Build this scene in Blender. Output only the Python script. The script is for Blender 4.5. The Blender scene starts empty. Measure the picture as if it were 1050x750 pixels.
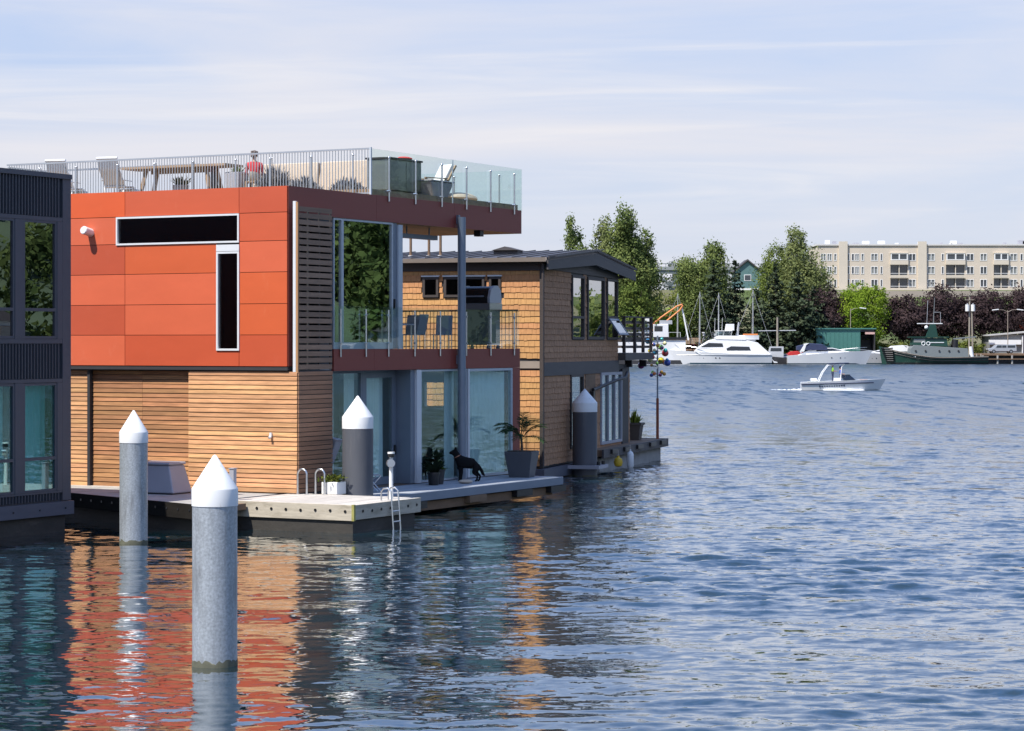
import bpy, bmesh, math, random
import numpy as np
from mathutils import Vector, Matrix, Euler
random.seed(7)
RNG = np.random.default_rng(11)
SC = bpy.context.scene
COL = SC.collection
R_ = math.radians

# ------------------------------------------------------------------ camera
cam_d = bpy.data.cameras.new('camera')
cam = bpy.data.objects.new('camera', cam_d); COL.objects.link(cam)
cam.location = (0, 0, 4.3); cam.rotation_euler = (R_(90), 0, 0)
cam_d.sensor_width = 36; cam_d.lens = 82.29; cam_d.shift_y = -0.0219
cam_d.clip_start = 0.5; cam_d.clip_end = 9000
SC.camera = cam

# ------------------------------------------------------------------ sky
SUN_AZ = (-0.736, -0.676); SUN_EL = R_(57)
W = bpy.data.worlds.new('World'); SC.world = W; W.use_nodes = True
wn = W.node_tree.nodes; wl = W.node_tree.links; wn.clear()
w_out = wn.new('ShaderNodeOutputWorld'); w_bg = wn.new('ShaderNodeBackground')
w_sky = wn.new('ShaderNodeTexSky'); w_sky.sky_type = 'NISHITA'; w_sky.sun_disc = False
w_sky.sun_elevation = SUN_EL; w_sky.sun_rotation = math.atan2(SUN_AZ[0], SUN_AZ[1])
w_sky.air_density = 1.0; w_sky.dust_density = 0.25; w_sky.ozone_density = 4.0; w_sky.altitude = 20
w_tc = wn.new('ShaderNodeTexCoord')
def w_noise(scale3, nscale, det, dist, lo, hi, rough=0.55):
    mp = wn.new('ShaderNodeMapping'); mp.inputs['Scale'].default_value = scale3
    wl.new(w_tc.outputs['Generated'], mp.inputs['Vector'])
    n = wn.new('ShaderNodeTexNoise'); n.inputs['Scale'].default_value = nscale
    n.inputs['Detail'].default_value = det; n.inputs['Distortion'].default_value = dist
    n.inputs['Roughness'].default_value = rough
    wl.new(mp.outputs['Vector'], n.inputs['Vector'])
    mr = wn.new('ShaderNodeMapRange'); mr.interpolation_type = 'SMOOTHSTEP'
    mr.inputs[1].default_value = lo; mr.inputs[2].default_value = hi
    wl.new(n.outputs['Fac'], mr.inputs[0]); return mr.outputs[0]
def w_mix(a, b, fac, col):
    m = wn.new('ShaderNodeMix'); m.data_type = 'RGBA'; m.clamp_factor = True
    wl.new(fac, m.inputs[0]) if not isinstance(fac, float) else setattr(m.inputs[0], 'default_value', fac)
    wl.new(a, m.inputs[6]); 
    if b is None: m.inputs[7].default_value = (*col, 1)
    else: wl.new(b, m.inputs[7])
    return m.outputs[2]
# a high thin veil everywhere, streaky cirrus, a bank of soft cloud low over the horizon
w_sep = wn.new('ShaderNodeSeparateXYZ'); wl.new(w_tc.outputs['Generated'], w_sep.inputs[0])
w_el = wn.new('ShaderNodeMapRange'); w_el.interpolation_type = 'SMOOTHSTEP'; w_el.inputs[1].default_value = -0.02; w_el.inputs[2].default_value = 0.30; w_el.inputs[3].default_value = 0.84; w_el.inputs[4].default_value = 0.55
wl.new(w_sep.outputs['Z'], w_el.inputs[0])
w_vc = wn.new('ShaderNodeMix'); w_vc.data_type = 'RGBA'; w_vc.inputs[6].default_value = (3.7, 4.0, 5.15, 1); w_vc.inputs[7].default_value = (1.9, 3.7, 8.4, 1)   # veil: lavender low, clear blue high
w_ve = wn.new('ShaderNodeMapRange'); w_ve.interpolation_type = 'SMOOTHSTEP'; w_ve.inputs[1].default_value = 0.03; w_ve.inputs[2].default_value = 0.50; wl.new(w_sep.outputs['Z'], w_ve.inputs[0]); wl.new(w_ve.outputs[0], w_vc.inputs[0])
c0 = w_mix(w_sky.outputs[0], w_vc.outputs[2], w_el.outputs[0], None)
w_cl = wn.new('ShaderNodeMapRange'); w_cl.interpolation_type = 'SMOOTHSTEP'; w_cl.inputs[1].default_value = 0.12; w_cl.inputs[2].default_value = 0.50; w_cl.inputs[3].default_value = 1.0; w_cl.inputs[4].default_value = 0.25
wl.new(w_sep.outputs['Z'], w_cl.inputs[0])
def w_thin(f):      # cloud thins out overhead
    m = wn.new('ShaderNodeMath'); m.operation = 'MULTIPLY'; wl.new(f, m.inputs[0]); wl.new(w_cl.outputs[0], m.inputs[1]); return m.outputs[0]
c1 = w_mix(c0, None, w_thin(w_noise((1, 1, 9), 2.2, 9, 0.5, 0.34, 0.74)), (5.2, 5.15, 5.5))
c2 = w_mix(c1, None, w_thin(w_noise((1.2, 1.2, 22), 2.6, 7, 0.9, 0.48, 0.92)), (6.0, 5.8, 5.8))
wl.new(c2, w_bg.inputs['Color']); w_bg.inputs['Strength'].default_value = 0.10
wl.new(w_bg.outputs[0], w_out.inputs['Surface'])

# ------------------------------------------------------------------ sun, exposure
sd = bpy.data.lights.new('sun', 'SUN'); sd.energy = 4.3; sd.angle = R_(0.53); sd.color = (1.0, 0.955, 0.88)
sun = bpy.data.objects.new('sun', sd); COL.objects.link(sun)
S3 = Vector((SUN_AZ[0] * math.cos(SUN_EL), SUN_AZ[1] * math.cos(SUN_EL), math.sin(SUN_EL)))
sun.rotation_euler = S3.to_track_quat('Z', 'Y').to_euler(); sun.location = (-40, -40, 80)
SC.view_settings.view_transform = 'Standard'; SC.view_settings.look = 'None'
SC.view_settings.gamma = 1; SC.view_settings.exposure = 0.66; SC.view_settings.use_curve_mapping = False
SC.cycles.max_bounces = 8; SC.cycles.transparent_max_bounces = 24; SC.cycles.glossy_bounces = 4
SC.cycles.caustics_reflective = False; SC.cycles.caustics_refractive = False

# ------------------------------------------------------------------ helpers
class Frame:
    def __init__(s, ox, oy, deg):
        s.o = (ox, oy); s.a = R_(deg); c, n = math.cos(s.a), math.sin(s.a); s.U = (c, n); s.V = (-n, c)
    def at(s, u, v, z=0.0):
        return Vector((s.o[0] + u * s.U[0] + v * s.V[0], s.o[1] + u * s.U[1] + v * s.V[1], z))
RH = Frame(-5.446, 56.7, 61.84)      # red house: x along its water side, y along its front
NH = Frame(0.93, 72.1, 73.6)         # shingle house
p_ = RH.at(-5.0, 2.6); VH = Frame(p_.x, p_.y, 61.84)   # navy house (far corner)

class MB:
    def __init__(s): s.v = []; s.f = []; s.m = []; s.mi = 0
    def add(s, vs, fs):
        o = len(s.v); s.v += [tuple(p) for p in vs]; s.f += [tuple(i + o for i in f) for f in fs]; s.m += [s.mi] * len(fs); return s
    def box(s, x0, x1, y0, y1, z0, z1):
        return s.add([(x0,y0,z0),(x1,y0,z0),(x1,y1,z0),(x0,y1,z0),(x0,y0,z1),(x1,y0,z1),(x1,y1,z1),(x0,y1,z1)],
              [(0,3,2,1),(4,5,6,7),(0,1,5,4),(1,2,6,5),(2,3,7,6),(3,0,4,7)])
    def obox(s, c, size, rot):
        M = Matrix.Translation(c) @ Euler(rot).to_matrix().to_4x4(); a, b, d = [q / 2 for q in size]
        t = MB().box(-a, a, -b, b, -d, d); return s.add([M @ Vector(p) for p in t.v], t.f)
    def beam(s, p0, p1, w, h=None, up=(0, 0, 1)):
        p0 = Vector(p0); p1 = Vector(p1); d = (p1 - p0); L = d.length; d.normalize(); up = Vector(up)
        if abs(d.dot(up)) > 0.98: up = Vector((1, 0, 0))
        x = d.cross(up).normalized(); y = x.cross(d).normalized(); h = h or w
        q = [x * (a * w / 2) + y * (b * h / 2) for a, b in ((-1,-1),(1,-1),(1,1),(-1,1))]
        return s.add([p0 + k for k in q] + [p1 + k for k in q], [(0,3,2,1),(4,5,6,7),(0,1,5,4),(1,2,6,5),(2,3,7,6),(3,0,4,7)])
    def cyl(s, p0, p1, r0, r1=None, n=12):
        return s.tube([p0, p1], [r0, r0 if r1 is None else r1], n)
    def tube(s, pts, r, n=8, closed=False):
        pts = [Vector(p) for p in pts]; k = len(pts); rs = r if isinstance(r, (list, tuple)) else [r] * k
        vs = []; prev = None
        for i, p in enumerate(pts):
            t = (pts[min(i + 1, k - 1)] - pts[max(i - 1, 0)]).normalized()
            if prev is None:
                a = Vector((0, 0, 1)) if abs(t.z) < 0.9 else Vector((1, 0, 0)); x = t.cross(a).normalized()
            else: x = (prev - t * prev.dot(t)).normalized()
            prev = x; y = t.cross(x)
            for j in range(n):
                an = 2 * math.pi * j / n; vs.append(p + (x * math.cos(an) + y * math.sin(an)) * rs[i])
        fs = [(i*n+j, i*n+(j+1) % n, (i+1)*n+(j+1) % n, (i+1)*n+j) for i in range(k-1) for j in range(n)]
        fs += [tuple(range(n))[::-1], tuple((k-1)*n + j for j in range(n))]
        return s.add(vs, fs)
    def lathe(s, prof, n=24, c=(0, 0, 0)):
        vs = []; k = len(prof)
        for r, z in prof:
            for j in range(n):
                a = 2 * math.pi * j / n; vs.append((c[0] + r * math.cos(a), c[1] + r * math.sin(a), c[2] + z))
        fs = [(i*n+j, i*n+(j+1) % n, (i+1)*n+(j+1) % n, (i+1)*n+j) for i in range(k-1) for j in range(n)]
        if prof[0][0] > 1e-6: fs.append(tuple(range(n))[::-1])
        if prof[-1][0] > 1e-6: fs.append(tuple((k-1)*n + j for j in range(n)))
        return s.add(vs, fs)
    def prism(s, poly, ax, a0, a1):
        n = len(poly)
        def P(q, a): return {'x': (a, q[0], q[1]), 'y': (q[0], a, q[1]), 'z': (q[0], q[1], a)}[ax]
        vs = [P(q, a0) for q in poly] + [P(q, a1) for q in poly]
        fs = [tuple(range(n))[::-1], tuple(range(n, 2*n))] + [(i, (i+1) % n, n+(i+1) % n, n+i) for i in range(n)]
        return s.add(vs, fs)
    def loft(s, secs, cap=True):
        n = len(secs[0]); vs = [p for q in secs for p in q]; k = len(secs)
        fs = [(i*n+j, i*n+(j+1) % n, (i+1)*n+(j+1) % n, (i+1)*n+j) for i in range(k-1) for j in range(n)]
        if cap: fs += [tuple(range(n))[::-1], tuple((k-1)*n + j for j in range(n))]
        return s.add(vs, fs)
    def sphere(s, c, r, nu=12, nv=8, sc=(1, 1, 1)):
        prof = [(math.sin(math.pi * i / nv), -math.cos(math.pi * i / nv)) for i in range(nv + 1)]
        t = MB().lathe([(max(a, 1e-4), b) for a, b in prof], nu)
        return s.add([(c[0]+p[0]*r*sc[0], c[1]+p[1]*r*sc[1], c[2]+p[2]*r*sc[2]) for p in t.v], t.f)
    def wall(s, ax, a0, a1, b0, b1, z0, z1, holes):
        # slab: thickness a0..a1 along ax, extent b0..b1 along the other axis, rectangular openings
        bs = sorted({b0, b1, *[q for h in holes for q in h[:2] if b0 < q < b1]}); zs = sorted({z0, z1, *[q for h in holes for q in h[2:] if z0 < q < z1]})
        for i in range(len(bs) - 1):
            for j in range(len(zs) - 1):
                bm, zm = (bs[i]+bs[i+1])/2, (zs[j]+zs[j+1])/2
                if any(h[0] < bm < h[1] and h[2] < zm < h[3] for h in holes): continue
                if ax == 'x': s.box(a0, a1, bs[i], bs[i+1], zs[j], zs[j+1])
                else: s.box(bs[i], bs[i+1], a0, a1, zs[j], zs[j+1])
        return s
    def xform(s, M): s.v = [tuple(M @ Vector(p)) for p in s.v]; return s
    def mesh(s, name, mats, smooth=False):
        me = bpy.data.meshes.new(name); me.from_pydata(s.v, [], s.f)
        for m in (mats if isinstance(mats, (list, tuple)) else [mats]): me.materials.append(m)
        if any(s.m): me.polygons.foreach_set('material_index', s.m)
        bm = bmesh.new(); bm.from_mesh(me); bmesh.ops.recalc_face_normals(bm, faces=bm.faces); bm.to_mesh(me); bm.free()
        if smooth:
            me.polygons.foreach_set('use_smooth', [True] * len(me.polygons))
            try: me.set_sharp_from_angle(angle=R_(38))
            except Exception: pass
        me.update(); return me
    def build(s, name, mats, parent=None, smooth=False, loc=None, rot=None, bevel=0):
        o = bpy.data.objects.new(name, s.mesh(name, mats, smooth)); COL.objects.link(o)
        if parent is not None: o.parent = parent
        if loc is not None: o.location = loc
        if rot is not None: o.rotation_euler = rot
        if bevel:
            b = o.modifiers.new('bevel', 'BEVEL'); b.width = bevel; b.segments = 2; b.limit_method = 'ANGLE'
        return o
def inst(me, name, parent, loc, rot=None, scale=None):
    o = bpy.data.objects.new(name, me); COL.objects.link(o); o.parent = parent; o.location = loc
    if rot is not None: o.rotation_euler = rot
    if scale is not None: o.scale = scale
    return o
def tag(o, label=None, cat=None, group=None, kind=None):
    if label: o['label'] = label
    if cat: o['category'] = cat
    if group: o['group'] = group
    if kind: o['kind'] = kind
    return o
def thing(name, label, cat, loc=(0, 0, 0), rotz=0.0, group=None):
    o = bpy.data.objects.new(name, None); COL.objects.link(o); o.empty_display_size = 0.3
    o.location = loc; o.rotation_euler = (0, 0, rotz); return tag(o, label, cat, group)
def copy_tree(o, parent=None):
    c = o.copy(); COL.objects.link(c); c.parent = parent
    for ch in [q for q in COL.objects if q.parent == o]: copy_tree(ch, c)
    return c

# ------------------------------------------------------------------ materials
def lin(r, g, b): return tuple(((c/255)/12.92 if c <= 10 else (((c/255)+0.055)/1.055)**2.4) for c in (r, g, b))
MATS = {}
def mat(name, col, rough=0.6, metal=0.0, var=0.0, scale=(3, 3, 3), rand=0.0, hue=0.0, bump=0.0, bscale=None, spec=0.5, dirt=None, coat=0.0):
    m = bpy.data.materials.new(name); m.use_nodes = True; nt = m.node_tree; N = nt.nodes; L = nt.links
    b = N['Principled BSDF']; b.inputs['Base Color'].default_value = (*col, 1); b.inputs['Roughness'].default_value = rough
    b.inputs['Metallic'].default_value = metal; b.inputs['Specular IOR Level'].default_value = spec
    if coat: b.inputs['Coat Weight'].default_value = coat; b.inputs['Coat Roughness'].default_value = 0.08
    MATS[name] = m
    tc = N.new('ShaderNodeTexCoord'); cur = None
    def noise(sc, det=5, rough_=0.6):
        mp = N.new('ShaderNodeMapping'); mp.inputs['Scale'].default_value = sc
        L.new(tc.outputs['Object'], mp.inputs['Vector'])
        oi = N.new('ShaderNodeObjectInfo'); mul = N.new('ShaderNodeMath'); mul.operation = 'MULTIPLY'; mul.inputs[1].default_value = 37.0
        L.new(oi.outputs['Random'], mul.inputs[0]); cb = N.new('ShaderNodeCombineXYZ')
        for k in range(3): L.new(mul.outputs[0], cb.inputs[k])
        L.new(cb.outputs[0], mp.inputs['Location'])
        n = N.new('ShaderNodeTexNoise'); n.inputs['Scale'].default_value = 1; n.inputs['Detail'].default_value = det; n.inputs['Roughness'].default_value = rough_
        L.new(mp.outputs['Vector'], n.inputs['Vector']); return n.outputs['Fac']
    if var or rand or hue:
        hsv = N.new('ShaderNodeHueSaturation'); hsv.inputs['Color'].default_value = (*col, 1)
        val = None
        if var:
            mr = N.new('ShaderNodeMapRange'); mr.inputs[1].default_value = 0.25; mr.inputs[2].default_value = 0.75
            mr.inputs[3].default_value = 1 - var; mr.inputs[4].default_value = 1 + var
            L.new(noise(scale), mr.inputs[0]); val = mr.outputs[0]
        if rand or hue:
            oi = N.new('ShaderNodeObjectInfo')
            if rand:
                mr = N.new('ShaderNodeMapRange'); mr.inputs[3].default_value = 1 - rand; mr.inputs[4].default_value = 1 + rand
                L.new(oi.outputs['Random'], mr.inputs[0])
                if val is None: val = mr.outputs[0]
                else:
                    mu = N.new('ShaderNodeMath'); mu.operation = 'MULTIPLY'; L.new(val, mu.inputs[0]); L.new(mr.outputs[0], mu.inputs[1]); val = mu.outputs[0]
            if hue:
                f = N.new('ShaderNodeMath'); f.operation = 'MULTIPLY'; f.inputs[1].default_value = 7.31; L.new(oi.outputs['Random'], f.inputs[0])
                fr = N.new('ShaderNodeMath'); fr.operation = 'FRACT'; L.new(f.outputs[0], fr.inputs[0])
                mr = N.new('ShaderNodeMapRange'); mr.inputs[3].default_value = 0.5 - hue; mr.inputs[4].default_value = 0.5 + hue
                L.new(fr.outputs[0], mr.inputs[0]); L.new(mr.outputs[0], hsv.inputs['Hue'])
        if val is not None: L.new(val, hsv.inputs['Value'])
        cur = hsv.outputs[0]
    if dirt:   # (colour, noise scale, lo, hi) patches of wear
        mx = N.new('ShaderNodeMix'); mx.data_type = 'RGBA'; mx.inputs[6].default_value = (*col, 1); mx.inputs[7].default_value = (*dirt[0], 1)
        if cur: L.new(cur, mx.inputs[6])
        mr = N.new('ShaderNodeMapRange'); mr.inputs[1].default_value = dirt[2]; mr.inputs[2].default_value = dirt[3]
        L.new(noise(dirt[1], 7, 0.68), mr.inputs[0]); L.new(mr.outputs[0], mx.inputs[0]); cur = mx.outputs[2]
    if cur: L.new(cur, b.inputs['Base Color'])
    if bump:
        bp = N.new('ShaderNodeBump'); bp.inputs['Strength'].default_value = 1.0; bp.inputs['Distance'].default_value = bump
        L.new(noise(bscale or scale), bp.inputs['Height']); L.new(bp.outputs[0], b.inputs['Normal'])
    return m
def glass(name, tint, refl, rough=0.0, refl_tint=(1, 1, 1), wav=0.0):
    # window glass: mirror-like coating over a tinted see-through pane
    m = bpy.data.materials.new(name); m.use_nodes = True; N = m.node_tree.nodes; L = m.node_tree.links; N.clear()
    o = N.new('ShaderNodeOutputMaterial'); mx = N.new('ShaderNodeMixShader'); t = N.new('ShaderNodeBsdfTransparent'); g = N.new('ShaderNodeBsdfGlossy')
    t.inputs[0].default_value = (*tint, 1); g.inputs[0].default_value = (*refl_tint, 1); g.inputs['Roughness'].default_value = rough
    fr = N.new('ShaderNodeLayerWeight'); fr.inputs['Blend'].default_value = 0.5      # facing = 1 - cos, Schlick falloff on both sides
    pw = N.new('ShaderNodeMath'); pw.operation = 'POWER'; pw.inputs[1].default_value = 5.0; L.new(fr.outputs['Facing'], pw.inputs[0])
    mr = N.new('ShaderNodeMapRange'); mr.inputs[1].default_value = 0.0; mr.inputs[2].default_value = 1.0; mr.inputs[3].default_value = refl; mr.inputs[4].default_value = 1.0
    L.new(pw.outputs[0], mr.inputs[0]); L.new(mr.outputs[0], mx.inputs[0]); L.new(t.outputs[0], mx.inputs[1]); L.new(g.outputs[0], mx.inputs[2])
    if wav:
        tc = N.new('ShaderNodeTexCoord'); n = N.new('ShaderNodeTexNoise'); n.inputs['Scale'].default_value = 0.9; n.inputs['Detail'].default_value = 1
        L.new(tc.outputs['Object'], n.inputs['Vector']); bp = N.new('ShaderNodeBump'); bp.inputs['Distance'].default_value = wav
        L.new(n.outputs['Fac'], bp.inputs['Height']); L.new(bp.outputs[0], g.inputs['Normal'])
    L.new(mx.outputs[0], o.inputs['Surface']); MATS[name] = m; return m
def leafmat(name, col, col2, scale=0.35, trans=0.3):
    m = bpy.data.materials.new(name); m.use_nodes = True; N = m.node_tree.nodes; L = m.node_tree.links; N.clear()
    o = N.new('ShaderNodeOutputMaterial'); mx = N.new('ShaderNodeMixShader'); d = N.new('ShaderNodeBsdfDiffuse'); t = N.new('ShaderNodeBsdfTranslucent')
    tc = N.new('ShaderNodeTexCoord'); n = N.new('ShaderNodeTexNoise'); n.inputs['Scale'].default_value = scale; n.inputs['Detail'].default_value = 6
    L.new(tc.outputs['Object'], n.inputs['Vector']); mr = N.new('ShaderNodeMapRange'); mr.inputs[1].default_value = 0.35; mr.inputs[2].default_value = 0.65
    L.new(n.outputs['Fac'], mr.inputs[0]); c = N.new('ShaderNodeMix'); c.data_type = 'RGBA'; c.inputs[6].default_value = (*col, 1); c.inputs[7].default_value = (*col2, 1)
    L.new(mr.outputs[0], c.inputs[0]); L.new(c.outputs[2], d.inputs[0]); L.new(c.outputs[2], t.inputs[0]); mx.inputs[0].default_value = trans
    L.new(d.outputs[0], mx.inputs[1]); L.new(t.outputs[0], mx.inputs[2]); L.new(mx.outputs[0], o.inputs['Surface']); MATS[name] = m; return m

PAN = {}
for k, c in dict(vivid=(0.62,0.100,0.028), mid=(0.55,0.100,0.040), salmon=(0.61,0.124,0.055), dark=(0.48,0.086,0.038), orange=(0.59,0.112,0.038), brick=(0.51,0.088,0.036)).items():
    PAN[k] = mat('panel_' + k, c, 0.42, var=0.05, scale=(0.7, 0.9, 2.2), rand=0.03, bump=0.0015, bscale=(0.5, 0.6, 0.9), dirt=((c[0]*1.08, c[1]*1.7, c[2]*2.4), (0.5, 2.2, 0.9), 0.60, 1.05))
M_MAROON = mat('maroon_panel', (0.245, 0.050, 0.036), 0.45, var=0.06, scale=(0.5, 1, 2), bump=0.001, bscale=(0.5, 1, 1))
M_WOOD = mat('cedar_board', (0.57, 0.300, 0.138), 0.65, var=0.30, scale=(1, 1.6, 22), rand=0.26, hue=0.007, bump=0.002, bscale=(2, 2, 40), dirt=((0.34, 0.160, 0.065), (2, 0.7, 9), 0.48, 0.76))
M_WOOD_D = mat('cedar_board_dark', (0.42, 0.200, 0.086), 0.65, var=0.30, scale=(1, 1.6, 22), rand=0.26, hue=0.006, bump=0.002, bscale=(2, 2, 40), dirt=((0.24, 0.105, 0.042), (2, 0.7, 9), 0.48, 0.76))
M_SLAT = mat('weathered_slat', (0.26, 0.165, 0.110), 0.75, var=0.2, scale=(1.6, 1, 18), rand=0.22, bump=0.002, bscale=(3, 2, 30))
M_SLAT_B = mat('stained_slat', (0.28, 0.150, 0.088), 0.75, var=0.2, scale=(1.6, 1, 18), rand=0.2, bump=0.002, bscale=(3, 2, 30))
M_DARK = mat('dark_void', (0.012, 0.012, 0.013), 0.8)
M_CHAR = mat('charcoal_paint', (0.035, 0.034, 0.037), 0.6, var=0.1)
M_ALU = mat('white_aluminium', (0.72, 0.73, 0.74), 0.35, 0.1, var=0.04)
M_BLUEALU = mat('blue_grey_aluminium', (0.50, 0.54, 0.58), 0.4, 0.2, var=0.05)
M_STEEL = mat('brushed_steel', (0.60, 0.61, 0.62), 0.28, 0.95, var=0.08, scale=(2, 2, 10))
M_GALV = mat('galvanised_pipe', (0.41, 0.44, 0.47), 0.46, 0.40, var=0.34, scale=(30, 30, 30), bump=0.0015, bscale=(40, 40, 40), dirt=((0.24, 0.25, 0.26), (6, 6, 0.9), 0.50, 0.70))
M_PILEGREY = mat('grey_pile_sleeve', (0.085, 0.090, 0.105), 0.5, var=0.06, scale=(3, 3, 1), dirt=((0.13, 0.13, 0.135), (6, 6, 0.7), 0.55, 0.8))
M_CAP = mat('white_plastic_cap', (0.80, 0.80, 0.79), 0.4, var=0.03, dirt=((0.46, 0.43, 0.37), (9, 9, 2.2), 0.60, 0.80))
M_ALGAE = mat('algae_waterline', (0.11, 0.11, 0.075), 0.7, var=0.3, scale=(8, 8, 8))
M_NAVY = mat('navy_corrugated_metal', (0.060, 0.067, 0.084), 0.42, 0.25, var=0.08, scale=(1, 1, 0.6))
M_NAVYTRIM = mat('navy_trim', (0.078, 0.083, 0.100), 0.5, var=0.06)
M_NAVYLOW = mat('slate_skirt', (0.095, 0.10, 0.125), 0.55, var=0.12, scale=(0.8, 1, 5))
M_CONC = mat('concrete', (0.36, 0.35, 0.33), 0.85, var=0.15, scale=(2, 2, 2), bump=0.004, bscale=(9, 9, 9), dirt=((0.19, 0.18, 0.15), (1.5, 1.5, 3), 0.5, 0.8))
M_FLOAT = mat('wet_float', (0.045, 0.040, 0.034), 0.7, var=0.3, scale=(1.2, 1.2, 4), bump=0.01, bscale=(6, 6, 6), dirt=((0.14, 0.12, 0.10), (1.2, 1.2, 5), 0.58, 0.85))
M_DOCKTOP = mat('bleached_dock_deck', (0.50, 0.46, 0.41), 0.8, var=0.10, scale=(3, 3, 3), rand=0.1, dirt=((0.40, 0.36, 0.31), (2, 2, 2), 0.55, 0.8))
M_DOCKFASC = mat('pale_dock_fascia', (0.50, 0.44, 0.345), 0.75, var=0.2, scale=(1.2, 1.2, 14), bump=0.003, bscale=(2, 2, 25), dirt=((0.26, 0.22, 0.15), (1.5, 1.5, 5), 0.48, 0.75))
M_GREYDECK = mat('grey_deck_plank', (0.34, 0.36, 0.39), 0.7, var=0.12, scale=(1.5, 12, 3), rand=0.12)
M_GREYFASC = mat('grey_deck_edge', (0.22, 0.25, 0.30), 0.5, 0.1, var=0.1, scale=(1, 3, 3))
M_BROWNBEAM = mat('brown_timber', (0.20, 0.125, 0.075), 0.8, var=0.25, scale=(1.2, 6, 6))
M_SOFFIT = mat('soffit_board', (0.40, 0.22, 0.105), 0.6, var=0.12, scale=(1, 8, 2), rand=0.12)
M_WHITE = mat('white_paint', (0.78, 0.78, 0.77), 0.45, var=0.03)
M_INWALL = mat('interior_wall', (0.42, 0.44, 0.42), 0.8, var=0.03)
M_INFLOOR = mat('interior_floor', (0.16, 0.10, 0.065), 0.5, var=0.15, scale=(1, 8, 1))
M_CURT = mat('pale_curtain', (0.84, 0.92, 0.90), 0.9, var=0.05)
M_ROOFGREY = mat('roof_membrane', (0.30, 0.29, 0.28), 0.9, var=0.15)
M_GL_CLR = glass('rail_glass', (0.93, 0.975, 0.965), 0.035)
M_GL_UP = glass('upper_window_glass', (0.34, 0.38, 0.36), 0.46, refl_tint=(0.90, 0.97, 0.93), wav=0.0009)
M_GL_LO = glass('teal_window_glass', (0.92, 0.985, 0.98), 0.15, refl_tint=(0.80, 1.0, 0.98), wav=0.0006)
M_GL_DK = glass('dark_window_glass', (0.22, 0.22, 0.22), 0.09)
M_GL_NV = glass('navy_house_glass', (0.22, 0.26, 0.26), 0.34, wav=0.0012)
M_GL_NV2 = glass('navy_house_low_glass', (0.55, 0.85, 0.85), 0.20, refl_tint=(0.75, 1.0, 1.0), wav=0.0008)
M_GL_NB = glass('shingle_house_glass', (0.30, 0.36, 0.36), 0.45, wav=0.0012)
M_GL_TEAL = glass('sidelight_glass', (0.68, 0.92, 0.92), 0.22, wav=0.0006)
M_POST = mat('blue_grey_post', (0.20, 0.235, 0.285), 0.4, 0.2, var=0.05)
M_BLACK = mat('black_paint', (0.014, 0.014, 0.016), 0.4)
M_PLASTIC_G = mat('grey_fibreglass', (0.36, 0.36, 0.40), 0.45, var=0.05)
M_SOIL = mat('potting_soil', (0.04, 0.028, 0.018), 0.95, var=0.3, scale=(20, 20, 20))
M_BARK = mat('tree_bark', (0.10, 0.075, 0.055), 0.9, var=0.25, scale=(3, 3, 0.8))
M_SHG_O = mat('orange_cedar_shingle', (0.53, 0.265, 0.100), 0.75, var=0.16, scale=(2, 8, 8), rand=0.10, hue=0.008, bump=0.003, bscale=(4, 40, 4))  # orange shingle tone of the front wall
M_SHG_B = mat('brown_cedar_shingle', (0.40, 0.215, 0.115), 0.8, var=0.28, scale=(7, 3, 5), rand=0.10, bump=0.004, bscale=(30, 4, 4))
M_TRIM_B = mat('dark_brown_trim', (0.060, 0.048, 0.044), 0.6, var=0.12, scale=(1, 1, 5))
M_TRIM_F = mat('grey_brown_fascia', (0.075, 0.068, 0.068), 0.6, var=0.15, scale=(1, 1, 6))
M_ROOF_B = mat('dark_metal_roof', (0.075, 0.070, 0.074), 0.5, 0.3, var=0.1)
M_GUTTER = mat('tan_gutter', (0.33, 0.27, 0.22), 0.5, var=0.08)
M_TEAK = mat('weathered_teak', (0.36, 0.25, 0.16), 0.7, var=0.18, scale=(8, 2, 2))
M_SLING = mat('white_sling', (0.72, 0.71, 0.69), 0.7, var=0.05)
M_CANVAS = mat('beige_canvas', (0.52, 0.43, 0.33), 0.85, var=0.08, bump=0.02, bscale=(2, 2, 2))
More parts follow.
